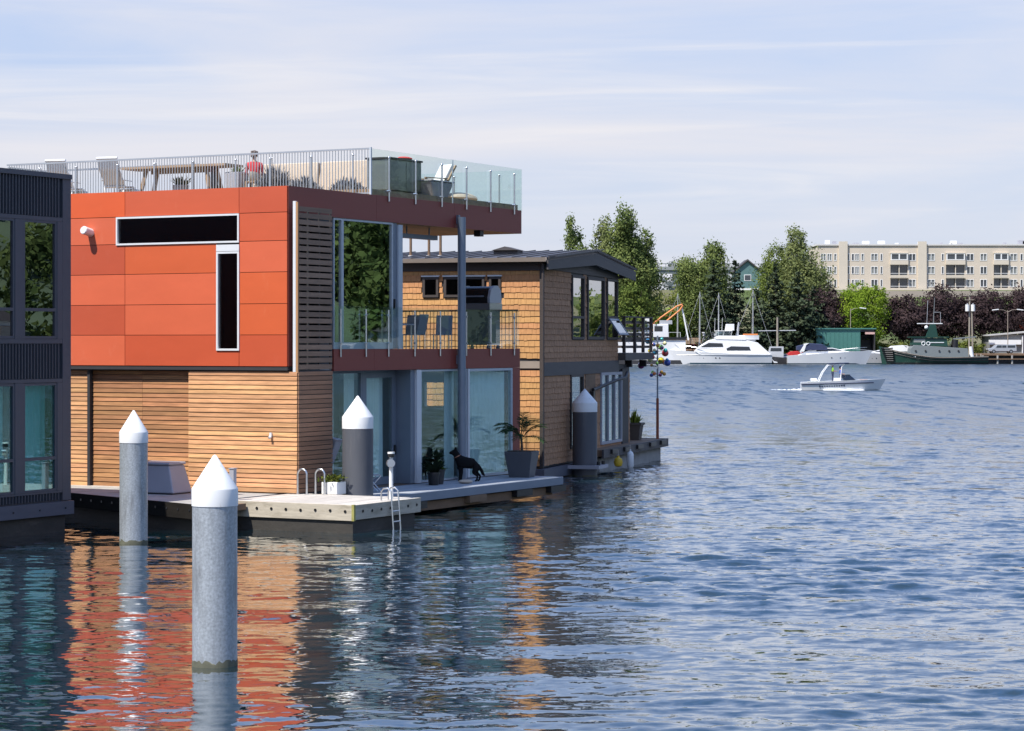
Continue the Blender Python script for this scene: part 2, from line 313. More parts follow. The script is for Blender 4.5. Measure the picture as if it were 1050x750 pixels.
# ================================================================== SETTING
# ---- water: one sheet round the camera, real chop near by, finer ripples as relief
def build_water():
    th = np.concatenate([np.linspace(-math.pi, -0.40, 34)[:-1], np.arange(-0.40, 0.4001, 0.0021), np.linspace(0.40, math.pi, 34)[1:-1]])
    r = [0.6, 3, 6, 9, 11, 12.5]; x = 13.5
    while x < 130: r.append(x); x += max(0.02, 0.0022 * x)
    while x < 3000: r.append(x); x *= 1.09
    r = np.array(r + [3000.0]); nt, nr = len(th), len(r)
    T, Rr = np.meshgrid(th, r); X = Rr * np.sin(T); Y = Rr * np.cos(T)
    Z = np.zeros_like(X); rg = np.random.default_rng(5)
    def waves(n, lmin, lmax, slope, spread, head):
        z = np.zeros_like(X)
        for i in range(n):
            lam = math.exp(rg.uniform(math.log(lmin), math.log(lmax))); k = 2 * math.pi / lam
            a = head + rg.normal(0, spread); kx, ky = k * math.sin(a), k * math.cos(a)
            ph = rg.uniform(0, 6.28); amp = slope / k / math.sqrt(n) * 1.41
            s = np.sin(kx * X + ky * Y + ph + 0.6 * np.sin(0.31 * kx * Y - 0.23 * ky * X + ph * 2))
            fade = np.clip((lam / (0.0022 * Rr) - 2.5) / 4.0, 0, 1)
            z += amp * fade * (s + 0.25 * s * s)
        return z
    # gusts: patches of rougher and smoother water
    gust = np.zeros_like(X)
    for i in range(9):
        lam = rg.uniform(6, 26); a = rg.uniform(0, 6.28)
        gust += np.sin(2 * math.pi / lam * (X * math.sin(a) * 0.6 + Y * math.cos(a) * 0.8) + rg.uniform(0, 6.28))
    gust = 1 + 0.34 * gust / 2.1
    lee = 0.25 + 0.75 / (1 + np.exp(-(X - 1.9 - 0.045 * (Y - 40)) / 0.9))      # sheltered by the houses on the left
    lee = np.where(Y > 66, np.maximum(lee, 0.75), lee)
    long_ = waves(14, 1.6, 4.5, 0.040, 0.35, 0.22); mid = waves(60, 0.34, 1.10, 0.128, 0.36, -0.08); small = waves(52, 0.17, 0.42, 0.120, 0.55, 0.1)
    Z = long_ * (0.35 + 0.65 * lee) + (mid * lee + small * (0.22 + 0.78 * lee)) * np.clip(gust, 0.35, 1.8)
    Z *= np.clip((0.39 - np.abs(T)) / 0.03, 0, 1) * np.clip((Rr - 12.5) / 1.5, 0, 1) * np.clip((128 - Rr) / 30, 0, 1)
    v = np.stack([X, Y, Z], -1).reshape(-1, 3)
    idx = np.arange(nr * nt).reshape(nr, nt); nxt = np.roll(idx, -1, axis=1)
    q = np.stack([idx[:-1], nxt[:-1], nxt[1:], idx[1:]], -1).reshape(-1, 4)[:, ::-1]
    me = bpy.data.meshes.new('water'); nv = len(v)
    me.vertices.add(nv); me.vertices.foreach_set('co', v.astype(np.float32).ravel())
    me.loops.add(q.size); me.loops.foreach_set('vertex_index', q.ravel().astype(np.int32))
    me.polygons.add(len(q)); me.polygons.foreach_set('loop_start', np.arange(0, q.size, 4, dtype=np.int32))
    me.polygons.foreach_set('use_smooth', np.ones(len(q), dtype=bool)); me.update(calc_edges=True)
    m = bpy.data.materials.new('lake_water'); m.use_nodes = True; N = m.node_tree.nodes; L = m.node_tree.links
    b = N['Principled BSDF']; b.inputs['Base Color'].default_value = (0.004, 0.018, 0.024, 1); b.inputs['Roughness'].default_value = 0.03; b.inputs['IOR'].default_value = 1.6
    tc = N.new('ShaderNodeTexCoord'); open_ = N.new('ShaderNodeSeparateXYZ')      # y runs from the sheltered basin out over the open lake
    L.new(tc.outputs['Object'], open_.inputs[0])
    rr = N.new('ShaderNodeMapRange'); rr.inputs[1].default_value = 45; rr.inputs[2].default_value = 170; rr.inputs[3].default_value = 0.018; rr.inputs[4].default_value = 0.28      # chop too fine to model on the open lake
    L.new(open_.outputs['Y'], rr.inputs[0]); L.new(rr.outputs[0], b.inputs['Roughness'])
    geo = N.new('ShaderNodeNewGeometry'); cur = geo.outputs['Normal']
    # ripples as tilts of the surface normal: (feature scale, tilt, near->far weights)
    for sc, tilt, det, d0, d1, w0, w1 in (((3.4, 6.5, 1), 0.95, 4, 20, 100, 0.58, 1.0), ((1.1, 0.55, 1), 1.0, 4, 45, 130, 0.0, 1.0), ((0.9, 0.10, 1), 1.5, 4, 90, 200, 0.0, 1.0)):
        mp = N.new('ShaderNodeMapping'); mp.inputs['Scale'].default_value = sc; mp.inputs['Rotation'].default_value = (0, 0, R_(6)); L.new(tc.outputs['Object'], mp.inputs['Vector'])
        n = N.new('ShaderNodeTexNoise'); n.inputs['Scale'].default_value = 1; n.inputs['Detail'].default_value = det; n.inputs['Distortion'].default_value = 0.5; L.new(mp.outputs[0], n.inputs['Vector'])
        sb = N.new('ShaderNodeVectorMath'); sb.operation = 'SUBTRACT'; sb.inputs[1].default_value = (0.5, 0.5, 0.5); L.new(n.outputs['Color'], sb.inputs[0])
        if sc[0] > 3:       # fine ripples die away in the lee of the houses
            sx = N.new('ShaderNodeSeparateXYZ'); L.new(tc.outputs['Object'], sx.inputs[0]); le = N.new('ShaderNodeMapRange'); le.interpolation_type = 'SMOOTHSTEP'
            le.inputs[1].default_value = -1.0; le.inputs[2].default_value = 4.0; le.inputs[3].default_value = 0.34; le.inputs[4].default_value = 1.0; L.new(sx.outputs[0], le.inputs[0])
            s0 = N.new('ShaderNodeVectorMath'); s0.operation = 'SCALE'; L.new(sb.outputs[0], s0.inputs[0]); L.new(le.outputs[0], s0.inputs['Scale']); sb = s0
        ml = N.new('ShaderNodeVectorMath'); ml.operation = 'MULTIPLY'; ml.inputs[1].default_value = (tilt * 0.75, tilt, 0); L.new(sb.outputs[0], ml.inputs[0])
        mr = N.new('ShaderNodeMapRange'); mr.inputs[1].default_value = d0; mr.inputs[2].default_value = d1; mr.inputs[3].default_value = w0; mr.inputs[4].default_value = w1; L.new(open_.outputs['Y'], mr.inputs[0])
        sc_ = N.new('ShaderNodeVectorMath'); sc_.operation = 'SCALE'; L.new(ml.outputs[0], sc_.inputs[0]); L.new(mr.outputs[0], sc_.inputs['Scale'])
        ad = N.new('ShaderNodeVectorMath'); ad.operation = 'ADD'; L.new(cur, ad.inputs[0]); L.new(sc_.outputs[0], ad.inputs[1]); cur = ad.outputs[0]
    nm = N.new('ShaderNodeVectorMath'); nm.operation = 'NORMALIZE'; L.new(cur, nm.inputs[0])
    L.new(nm.outputs[0], b.inputs['Normal']); L.new(nm.outputs[0], b.inputs['Coat Normal'])
    b.inputs['Coat Weight'].default_value = 0.75; b.inputs['Coat IOR'].default_value = 1.5; L.new(rr.outputs[0], b.inputs['Coat Roughness']); me.materials.append(m)
    o = bpy.data.objects.new('water', me); COL.objects.link(o); tag(o, 'rippled blue lake water round the floating homes', kind='structure')
build_water()

# ---- far shore: low quay, then a rising bank and hill, on to the horizon
M_GROUND = mat('shore_ground', (0.14, 0.135, 0.075), 0.95, var=0.3, scale=(0.05, 0.05, 0.05), dirt=((0.07, 0.10, 0.03), (0.08, 0.08, 0.08), 0.45, 0.55))
M_HILL = mat('distant_hill_green', (0.055, 0.085, 0.045), 0.95, var=0.35, scale=(0.03, 0.03, 0.03))
def strip(name, prof, xs, m, kind='structure', wob=0):
    b = MB(); rows = []
    for (y, z) in prof: rows.append([(x, y + (wob * math.sin(x * 0.05 + y)), z) for x in xs])
    n = len(xs); vs = [p for r in rows for p in r]
    b.add(vs, [(i*n+j, i*n+j+1, (i+1)*n+j+1, (i+1)*n+j) for i in range(len(rows)-1) for j in range(n-1)])
    return tag(b.build(name, m, smooth=True), kind=kind)
strip('far_shore', [(489, -1.5), (489.05, 1.2), (508, 1.8), (516, 4.0), (526, 8), (538, 13), (539.5, 13.4), (543, 16.6), (620, 17.5), (900, 22), (3200, 26)], list(range(-600, 701, 25)), M_GROUND)
# ================================================================== RED HOUSE
def red_house():
    T = thing('red_floating_house', 'two storey floating house with red orange panels over cedar boards and a roof terrace', 'house', RH.at(0, 0), RH.a)
    ZB = [3.73, 4.50, 5.26, 6.03, 6.79, 7.48, 8.12]; g = 0.007
    cols = [(0.0, 1.41), (1.41, 4.89), (4.89, 8.4), (8.4, 12.0)]
    colr = [['vivid','salmon','dark','salmon','dark','salmon'], ['mid','W','orange','salmon','salmon','brick'], ['brick','mid','salmon','orange','orange','brick']]
    look = {0: colr[2], 1: colr[1], 2: colr[0], 3: ['mid','dark','salmon','vivid','mid','dark']}
    # core walls behind the panels (front wall with its two openings)
    c = MB(); c.wall('x', 0.035, 0.22, 0.02, 12.0, 3.75, 7.44, [(1.42, 5.14, 6.78, 7.42), (1.41, 2.06, 4.13, 6.70)])
    c.box(0.22, 5.40, 11.8, 12.0, 3.75, 7.44); c.wall('x', 5.22, 5.40, 0.30, 11.8, 4.1, 7.44, [])
    c.wall('y', 0.02, 0.14, 0.22, 2.06, 3.75, 7.44, [(0.62, 2.0, 4.4, 7.3)])
    c.build('wall', M_CHAR, T)
    for ci, (v0, v1) in enumerate(cols):
        for ri in range(6):
            z1, z0 = ZB[6 - ri], ZB[5 - ri]; k = look[ci][ri]; b = MB()
            if k == 'W': continue
            a0, a1 = v0, v1
            if ci == 2 and ri == 1: a0 = 5.16
            if ci == 1 and ri >= 2:
                a0 = 2.08
            b.box(0, 0.03, a0 + g, a1 - g, z0 + g, z1 - g)
            if ci == 1 and ri == 5: b.box(0, 0.03, v0 + g, 2.08 - g + 0.014, z0 + g, 4.11 - g)
            b.build('panel', PAN[k], T)
    # maroon returns and fascia on the water side
    MB().box(0.032, 0.36, -0.012, 0.018, 3.735, 7.44).build('side_panel', M_MAROON, T)
    for u0, u1 in ((0.032, 4.12), (4.12, 8.2), (8.2, 12.1)):
        MB().box(u0 + 0.004, u1 - 0.004, -0.012, 0.02, 7.446, 8.115).build('fascia_panel', M_MAROON, T)
    MB().box(12.06, 12.10, 0.022, 6.5, 7.446, 8.115).build('fascia_panel', M_MAROON, T)
    MB().box(0.03, 5.40, 0.022, 12.0, 7.50, 8.06).box(5.40, 12.055, 0.022, 6.5, 7.50, 8.06).build('roof_slab', M_ROOFGREY, T)
    me = MB().box(0, 6.64, 0, 0.155, 7.450, 7.498).mesh('soffit_board', M_SOFFIT)
    for i in range(40): inst(me, 'soffit_board', T, (5.41, 0.024 + i * 0.162, 0))
    MB().box(0.015, 0.5, 0.0, 12.0, 3.635, 3.725).build('box_underside', M_CHAR, T)
    # roof terrace deck
    MB().box(3.95, 12.0, 0.06, 6.4, 8.07, 8.27).box(3.95, 5.38, 6.4, 11.95, 8.07, 8.27).build('roof_deck', M_TEAK, T)
    # front windows
    def window(a0, a1, z0, z1, frame_m, pane_m, w=0.07, depth=(-0.03, 0.09)):
        f = MB(); f.wall('x', depth[0], depth[1], a0, a1, z0, z1, [(a0 + w, a1 - w, z0 + w, z1 - w)])
        fo = f.build('window', frame_m, T)
        MB().box(0.035, 0.05, a0 + w, a1 - w, z0 + w, z1 - w).build('pane', pane_m, fo); return fo
    window(1.40, 5.155, 6.765, 7.476, M_ALU, M_GL_DK, 0.045); window(1.395, 2.075, 4.115, 6.55, M_ALU, M_GL_DK, 0.05)
    MB().box(-0.03, 0.06, 1.395, 2.075, 6.56, 6.72).build('window_head', M_ALU, T)
    MB().box(0.4, 0.5, 1.2, 11, 3.8, 7.4).build('dark_room_backing', M_DARK, T)  # black sheet stands in for the unlit room behind the front windows
    v = MB(); v.cyl((0.03, 5.97, 7.10), (-0.29, 5.97, 7.16), 0.105, n=18); v.cyl((0.03, 5.97, 7.10), (0.005, 5.97, 7.10), 0.15, n=18)
    vo = v.build('wall_vent', M_WHITE, T, smooth=True); MB().cyl((-0.292, 5.97, 7.16), (-0.31, 5.97, 7.163), 0.092, n=18).build('vent_cap', M_ALU, vo, smooth=True)
    # ---- cedar front: boards in four bays
    wz0, pitch = 0.67, 0.1135
    def bay(v0, v1, u, m, n=26, back=True):
        me = MB().prism([(u - 0.008, 0), (u + 0.03, 0), (u + 0.03, pitch - 0.017), (u + 0.006, pitch - 0.017)], 'y', 0, v1 - v0 - 0.006).mesh('cedar_board', m)
        for i in range(n): inst(me, 'cedar_board', T, (random.uniform(-0.003, 0.003), v0 + 0.003, wz0 + i * pitch + random.uniform(-0.002, 0.002)))
        if back: MB().box(u + 0.03, u + 0.10, v0, v1, 0.60, 3.60).build('sheathing', M_BROWNBEAM, T)
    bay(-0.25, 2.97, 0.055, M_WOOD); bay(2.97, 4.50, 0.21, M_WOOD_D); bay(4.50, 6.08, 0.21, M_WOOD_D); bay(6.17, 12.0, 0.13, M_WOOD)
    MB().box(0.10, 0.24, 6.085, 6.165, 0.60, 3.63).build('door_post', M_CHAR, T)
    MB().box(0.087, 0.205, 2.955, 2.969, 0.67, 3.60).build('bay_reveal', M_WOOD_D, T)
    MB().box(0.02, 0.33, 2.98, 12.0, 0.634, 0.668).build('sill_ledge', M_DOCKTOP, T)
    l = MB(); l.box(0.0, 0.045, 0.46, 0.52, 2.02, 2.12); l.cyl((0.01, 0.49, 2.03), (-0.04, 0.49, 1.99), 0.035, n=12)
    l.build('wall_light', M_ALU, T)
    # ---- slatted screen round the corner
    fr = MB().box(0.06, 0.12, -0.205, -0.125, 3.60, 7.74).build('screen_edge_channel', M_ALU, T)
    MB().box(0.065, 0.115, -0.262, -0.208, 3.58, 7.72).build('screen_batten', M_SOFFIT, T)
    me = MB().box(0, 1.48, -0.268, -0.244, 0, 0.118).mesh('screen_slat', M_SLAT); p2 = 0.160
    for i in range(25): inst(me, 'screen_slat', T, (0.12, 0, 3.66 + i * p2 + random.uniform(-.003, .003)), rot=(0, 0, random.uniform(-.004, .004)))
    for u in (0.55, 1.05, 1.56): MB().box(u, u + 0.04, -0.243, -0.203, 3.65, 7.62).build('screen_rib', M_CHAR, T)
    me = MB().box(0, 1.52, -0.282, -0.258, 0, pitch - 0.018).mesh('stained_board', M_SLAT_B)
    for i in range(26): inst(me, 'stained_board', T, (0.085, 0, wz0 + i * pitch + random.uniform(-.002, .002)))
    MB().box(0.16, 1.595, -0.255, 0.10, 0.60, 3.63).box(1.595, 2.03, 0.0, 0.10, 0.60, 3.60).build('sheathing', M_CHAR, T)
    # ---- upper glazing beside the screen
    def glaz(name, u0, u1, z0, z1, v, fm, pm, w=0.06, d=0.10, wb=None):
        wb = wb or w
        f = MB(); f.wall('y', v - d / 2, v + d / 2, u0, u1, z0, z1, [(u0 + w, u1 - w, z0 + wb, z1 - w)])
        fo = f.build(name, fm, T); MB().box(u0 + w, u1 - w, v - 0.008, v + 0.008, z0 + wb, z1 - w).build('pane', pm, fo); return fo
    glaz('window', 2.10, 2.52, 4.15, 7.44, 0.06, M_BLUEALU, M_GL_UP, 0.05, wb=0.17); glaz('window', 2.525, 4.98, 4.15, 7.44, 0.06, M_BLUEALU, M_GL_UP, 0.05, wb=0.17)
    MB().box(4.985, 5.20, 0.03, 0.14, 4.15, 7.44).build('door_stile', M_POST, T); MB().box(5.205, 5.42, -0.02, 0.16, 4.15, 7.40).build('corner_post', M_BLUEALU, T)
    h = MB().box(5.03, 5.06, -0.02, 0.03, 5.2, 5.45).build('door_handle', M_BLACK, T)
    # interior upper: floor, back wall, a lamp-lit-free plain room
    MB().box(0.5, 5.22, 0.16, 11.8, 3.95, 4.10).build('upper_floor', M_INFLOOR, T)
    MB().box(0.5, 5.22, 4.0, 4.1, 4.10, 7.44).build('partition', M_INWALL, T)
    # ---- maroon floor band, jamb, terrace floor
    for u0, u1 in ((2.07, 4.0), (4.0, 8.0), (8.0, 12.0)): MB().box(u0 + 0.004, u1 - 0.004, -0.015, 0.06, 3.60, 4.145).build('band_panel', M_MAROON, T)
    MB().box(11.56, 12.0, -0.015, 0.30, 0.57, 3.596).build('jamb_panel', M_MAROON, T)
    MB().box(0.6, 11.95, 0.065, 11.9, 3.60, 3.94).build('floor_slab', M_CONC, T)
    MB().box(5.41, 11.95, 0.065, 6.5, 3.945, 4.08).build('terrace_floor', M_GREYDECK, T)
    # ---- lower glazing: recessed entry bay, then tall sliders
    def lower():
        glaz('window', 2.60, 4.25, 0.58, 3.59, 0.55, M_POST, M_GL_LO, 0.07); 
        d1 = glaz('door', 4.26, 5.95, 0.58, 3.59, 0.55, M_POST, M_GL_LO, 0.20); MB().box(4.33, 4.37, 0.44, 0.50, 1.35, 1.6).build('handle', M_BLACK, d1); MB().box(5.82, 5.86, 0.44, 0.50, 1.35, 1.6).build('handle', M_BLACK, d1)
        glaz('window', 2.06, 2.58, 0.58, 3.59, 0.55, M_BLUEALU, M_GL_LO, 0.05)
        MB().box(5.96, 6.17, 0.06, 0.62, 0.58, 3.59).build('bay_return', M_POST, T)
        MB().box(2.0, 2.05, 0.10, 0.62, 0.58, 3.59).build('bay_return', M_CHAR, T)
        MB().box(6.18, 6.40, -0.01, 0.09, 0.58, 3.59).build('white_jamb', M_ALU, T)
        glaz('sliding_door', 6.405, 8.93, 0.58, 3.59, 0.06, M_BLUEALU, M_GL_LO, 0.05); 
        MB().box(8.55, 8.88, 0.09, 0.13, 0.55, 3.52).build('inner_stile', M_POST, T)
        glaz('sliding_door', 8.935, 11.54, 0.58, 3.59, 0.03, M_BLUEALU, M_GL_LO, 0.07)
        MB().box(8.93, 9.02, -0.03, 0.0, 0.60, 3.58).build('meeting_stile', M_ALU, T)
    lower()
    def curtain(u0, u1, v, z0=0.60, z1=3.55):
        n = int((u1 - u0) / 0.035); b = MB(); vs = []
        for i in range(n + 1):
            u = u0 + (u1 - u0) * i / n; w = 0.045 * math.sin(i * 1.05) + 0.02 * math.sin(i * 0.37 + 1)
            vs += [(u, v + w, z0), (u, v + w * 0.8, z1)]
        b.add(vs, [(2*i, 2*i+2, 2*i+3, 2*i+1) for i in range(n)]); b.build('curtain', M_CURT, T, smooth=True)
    curtain(9.05, 11.4, 0.17); curtain(8.05, 8.5, 0.22); curtain(4.5, 5.5, 0.70); curtain(2.7, 3.2, 0.70); curtain(3.7, 4.2, 0.70); curtain(6.45, 6.8, 0.22)
    # lower room shell with a window through to the neighbour
    MB().box(0.7, 11.9, 0.10, 6.0, 0.45, 0.57).build('lower_floor', M_INFLOOR, T)
    MB().wall('x', 11.80, 11.95, 0.30, 11.9, 0.40, 3.60, [(2.15, 3.05, 2.45, 3.15)]).build('end_wall', M_INWALL, T)
    MB().box(0.7, 11.8, 6.0, 6.1, 0.48, 3.60).build('back_wall', M_INWALL, T)
    MB().box(8.0, 8.35, 1.5, 1.9, 0.48, 3.60).build('interior_column', M_CHAR, T)
    MB().box(0.68, 11.9, 11.85, 12.0, 0.4, 3.6).build('side_wall', M_CHAR, T)
    # wedge shaped letter tray on the slat wall and a slim drainpipe
    w = MB().prism([(-0.03, 1.95), (-0.36, 1.90), (-0.30, 1.84), (-0.03, 1.25)], 'x', 1.72, 2.0); w.build('wedge_box', M_PLASTIC_G, T)
    # ---- steel column, heater bar, soffit bracket
    MB().cyl((8.33, -0.16, 0.56), (8.33, -0.16, 7.74), 0.112, n=20).build('column', M_POST, T, smooth=True)
    MB().box(8.20, 8.46, -0.29, -0.03, 0.56, 0.60).build('column_base', M_POST, T)
    for z in (3.85, 7.68): MB().box(8.29, 8.37, -0.09, -0.0125, z - 0.12, z + 0.12).build('column_bracket', M_POST, T)
    hb = MB(); hb.box(6.3, 8.25, 0.55, 0.70, 7.12, 7.24); hb.cyl((6.7, 0.62, 7.24), (6.7, 0.62, 7.45), 0.02, n=8); hb.cyl((7.9, 0.62, 7.24), (7.9, 0.62, 7.45), 0.02, n=8)
    hb.build('heater_bar', M_GREYFASC, T)
    MB().box(9.75, 9.95, 0.05, 0.25, 7.28, 7.449).build('soffit_light', M_BLACK, T)
    # ---- float and water side deck
    MB().box(0.8, 11.8, 0.15, 11.9, -0.6, 0.375).build('float', M_FLOAT, T)
    dk = MB().box(0.36, 11.0, -1.92, -1.80, 0.34, 0.56).build('deck_edge', M_GREYFASC, T, bevel=0.01)
    MB().box(0.46, 10.6, -1.78, -1.62, 0.08, 0.30).build('deck_beam', M_BROWNBEAM, T)
    me = MB().box(0.40, 11.0, 0, 0.138, 0.51, 0.56).mesh('deck_plank', M_GREYDECK)
    for i in range(13): inst(me, 'deck_plank', T, (0, -1.795 + i * 0.1415, 0.0))
    for u in (2.5, 5.6, 8.2, 10.2): MB().box(u, u + 0.9, -1.95, -1.76, 0.16, 0.335).build('deck_float', M_BLACK if u != 5.6 else M_BROWNBEAM, T)
    # ---- terrace rail: glass panels and posts on the water side, bar rail behind
    pu = [2.35, 3.56, 4.67, 6.01, 7.36, 8.80, 10.2, 11.6]
    pm = MB().cyl((0, -0.045, 3.95), (0, -0.045, 5.16), 0.022, n=10).cyl((0, -0.07, 5.02), (0, -0.02, 5.02), 0.03, n=8).cyl((0, -0.07, 4.3), (0, -0.02, 4.3), 0.03, n=8).mesh('rail_post', M_STEEL, True)
    for u in pu: inst(pm, 'rail_post', T, (u, 0, 0))
    for u0, u1 in zip([2.1, 3.56, 4.67, 6.01, 7.36, 8.80, 10.2], [3.56, 4.67, 6.01, 7.36, 8.80, 10.2, 11.95]):
        MB().box(u0 + 0.01, u1 - 0.01, -0.022, -0.008 + 0.0, 4.16, 5.23).build('rail_glass', M_GL_CLR, T)
    MB().beam((11.9, 0.0, 5.24), (11.9, 6.4, 5.24), 0.05).build('back_rail', M_BROWNBEAM, T)
    me = MB().cyl((0, 0, 4.09), (0, 0, 5.22), 0.011, n=6).mesh('back_baluster', M_BROWNBEAM)
    for i in range(54): inst(me, 'back_baluster', T, (11.9, 0.05 + i * 0.119, 0))
    # ---- roof rail: bar rail across, glass along the water side and the far end
    MB().beam((3.89, 0.02, 9.30), (3.89, 12.0, 9.30), 0.045).build('roof_rail', M_STEEL, T); MB().beam((3.89, 0.02, 8.16), (3.89, 12.0, 8.16), 0.03).build('roof_rail', M_STEEL, T)
    me = MB().box(-0.009, 0.009, -0.009, 0.009, 8.07, 9.28).mesh('baluster', M_STEEL)
    for i in range(133): inst(me, 'baluster', T, (3.89, 0.11 + i * 0.0895, 0))
    MB().box(3.865, 3.915, 0.0, 0.05, 8.06, 9.335).build('corner_rail_post', M_BLUEALU, T)
    pm = MB().cyl((0, 0, 8.06), (0, 0, 9.13), 0.025, n=10).sphere((0, 0, 9.15), 0.036, 8, 6).mesh('rail_post', M_STEEL, True)
    for v in (0.53, 1.81, 3.09, 4.19, 5.58, 6.85, 8.10, 9.53, 10.8): inst(pm, 'rail_post', T, (3.84, v, 0))
    pm2 = MB().cyl((0, -0.045, 7.98), (0, -0.045, 9.10), 0.024, n=10).sphere((0, -0.045, 9.12), 0.036, 8, 6).cyl((0, -0.08, 8.25), (0, 0.01, 8.25), 0.032, n=8).mesh('rail_post', M_STEEL, True)
    for u in (4.69, 6.05, 7.45, 8.81, 10.19, 11.6): inst(pm2, 'rail_post', T, (u, 0, 0))
    for u0, u1 in ((3.92, 8.10), (8.13, 12.14)): MB().box(u0, u1, -0.006, 0.008, 8.05, 9.30).build('rail_glass', M_GL_CLR, T)
    MB().box(8.10, 8.13, -0.008, 0.012, 8.06, 9.30).build('glass_clip', M_BLUEALU, T)
    for v0, v1 in ((0.02, 3.2), (3.23, 6.45)): MB().box(12.13, 12.144, v0, v1, 8.05, 9.28).build('rail_glass', M_GL_CLR, T)
    for v in (0.7, 2.2, 3.7, 5.2): inst(pm, 'rail_post', T, (12.07, v, 0))
    MB().beam((3.89, 11.96, 9.22), (5.35, 11.96, 9.22), 0.05).beam((5.35, 11.96, 9.22), (5.35, 6.45, 9.22), 0.05).build('roof_rail', M_STEEL, T)
    for i in range(16): inst(me, 'baluster', T, (4.0 + i * 0.09, 11.96, -0.08))
    return T
red_house()
# ================================================================== NAVY HOUSE
def navy_house():
    T = thing('navy_floating_house', 'dark navy floating house in ribbed metal at the left edge', 'house', VH.at(0, 0), VH.a)
    L, D = 11.0, 8.0      # runs toward the camera along -x, away along +y
    wins = [(-1.62, -0.47), (-3.35, -1.92), (-5.1, -3.95), (-6.9, -5.4)]
    up = [(a, b, 4.40, 7.06) for a, b in wins]; lo = [(a, b, 0.95, 3.40) for a, b in wins]
    MB().wall('y', 0.06, 0.2, -L, 0, 0.70, 8.08, up + lo).box(-L, -L + 0.15, 0.2, D, 0.7, 8.08).box(-0.15, 0, 0.2, D, 0.7, 8.08).box(-L, 0, D - 0.15, D, 0.7, 8.08).build('wall', M_NAVY, T)
    MB().box(-L + 0.1, -0.1, 0.2, D - 0.1, 7.8, 8.0).build('roof', M_ROOFGREY, T)
    MB().box(-L, -0.02, 0.2, D, 0.75, 0.9).box(-L, -0.02, 0.2, D, 3.6, 4.1).build('floor_slab', M_INFLOOR, T)
    MB().box(-L + .2, -0.2, 3.4, 3.5, 0.9, 7.8).build('partition', M_INWALL, T)
    # vertical ribs: one strip between window bands per rib
    pitch = 0.105
    def ribs(u0, u1, z0, z1):
        n = int((u1 - u0) / pitch); me = MB().prism([(0, 0.06), (0.02, 0.0), (0.055, 0.0), (0.075, 0.06)], 'z', z0, z1).mesh('metal_rib', M_NAVY)
        for i in range(n): inst(me, 'metal_rib', T, (u0 + (i + 0.25) * pitch, 0, 0))
    ribs(-5.2, -0.33, 7.16, 8.04); ribs(-5.2, -0.33, 3.50, 4.28); ribs(-5.2, -0.33, 0.74, 0.90)
    MB().box(-0.27, 0.02, 0.0, 0.10, 0.72, 8.10).build('corner_trim', M_NAVYTRIM, T); MB().box(-L, 0.03, -0.03, 0.25, 8.04, 8.15).build('parapet_cap', M_NAVYTRIM, T)
    MB().box(-L, -0.28, 0.0, 0.059, 7.06, 7.15).box(-L, -0.28, 0.0, 0.059, 4.29, 4.39).box(-L, -0.28, 0.0, 0.059, 3.41, 3.49).box(-L, -0.28, 0.0, 0.059, 0.905, 0.945).build('band_trim', M_NAVYTRIM, T)
    for (a, b) in zip([w[1] for w in wins[1:]] + [-L], [w[0] for w in wins]):
        for z0, z1 in ((4.395, 7.055), (0.95, 3.405)): MB().box(a + 0.003, b - 0.003, 0.0, 0.058, z0, z1).build('mullion_panel', M_NAVYTRIM, T)
    for z0, z1 in ((4.395, 7.055), (0.95, 3.405)): MB().box(-0.465, -0.275, 0.0, 0.058, z0, z1).build('mullion_panel', M_NAVYTRIM, T)
    for a, b, z0, z1 in up + lo:
        zs = 5.05 if z0 > 4 else 1.70; w = 0.055
        f = MB().wall('y', 0.01, 0.10, a, b, z0, z1, [(a + w, b - w, z0 + w, zs - 0.035), (a + w, b - w, zs + 0.035, z1 - w)]).build('window', M_NAVYTRIM, T)
        pm = M_GL_NV if z0 > 4 else M_GL_NV2
        MB().box(a + w, b - w, 0.05, 0.062, z0 + w, zs - 0.035).build('pane', pm, f); MB().box(a + w, b - w, 0.05, 0.062, zs + 0.035, z1 - w).build('pane', pm, f)
        if z0 < 4:
            n = 26; vs = []
            for i in range(n + 1):
                u = a + 0.03 + (b - a - 0.06) * i / n; q = 0.03 * math.sin(i * 1.1); vs += [(u, 0.34 + q, 0.95), (u, 0.34 + q, 3.4)]
            MB().add(vs, [(2*i, 2*i+2, 2*i+3, 2*i+1) for i in range(n)]).build('curtain', M_CURT, T, smooth=True)
    MB().box(-L, 0.06, -0.06, D, 0.40, 0.70).build('skirt', M_NAVYLOW, T)
    me = MB().cyl((0, -0.062, 0), (0, -0.075, 0), 0.02, n=8).mesh('bolt', M_BLACK)
    for i in range(8): inst(me, 'bolt', T, (-0.25 - i * 0.9, 0, 0.55))
    MB().box(-L, -0.12, 0.06, D, -0.6, 0.398).build('float', M_FLOAT, T)
navy_house()

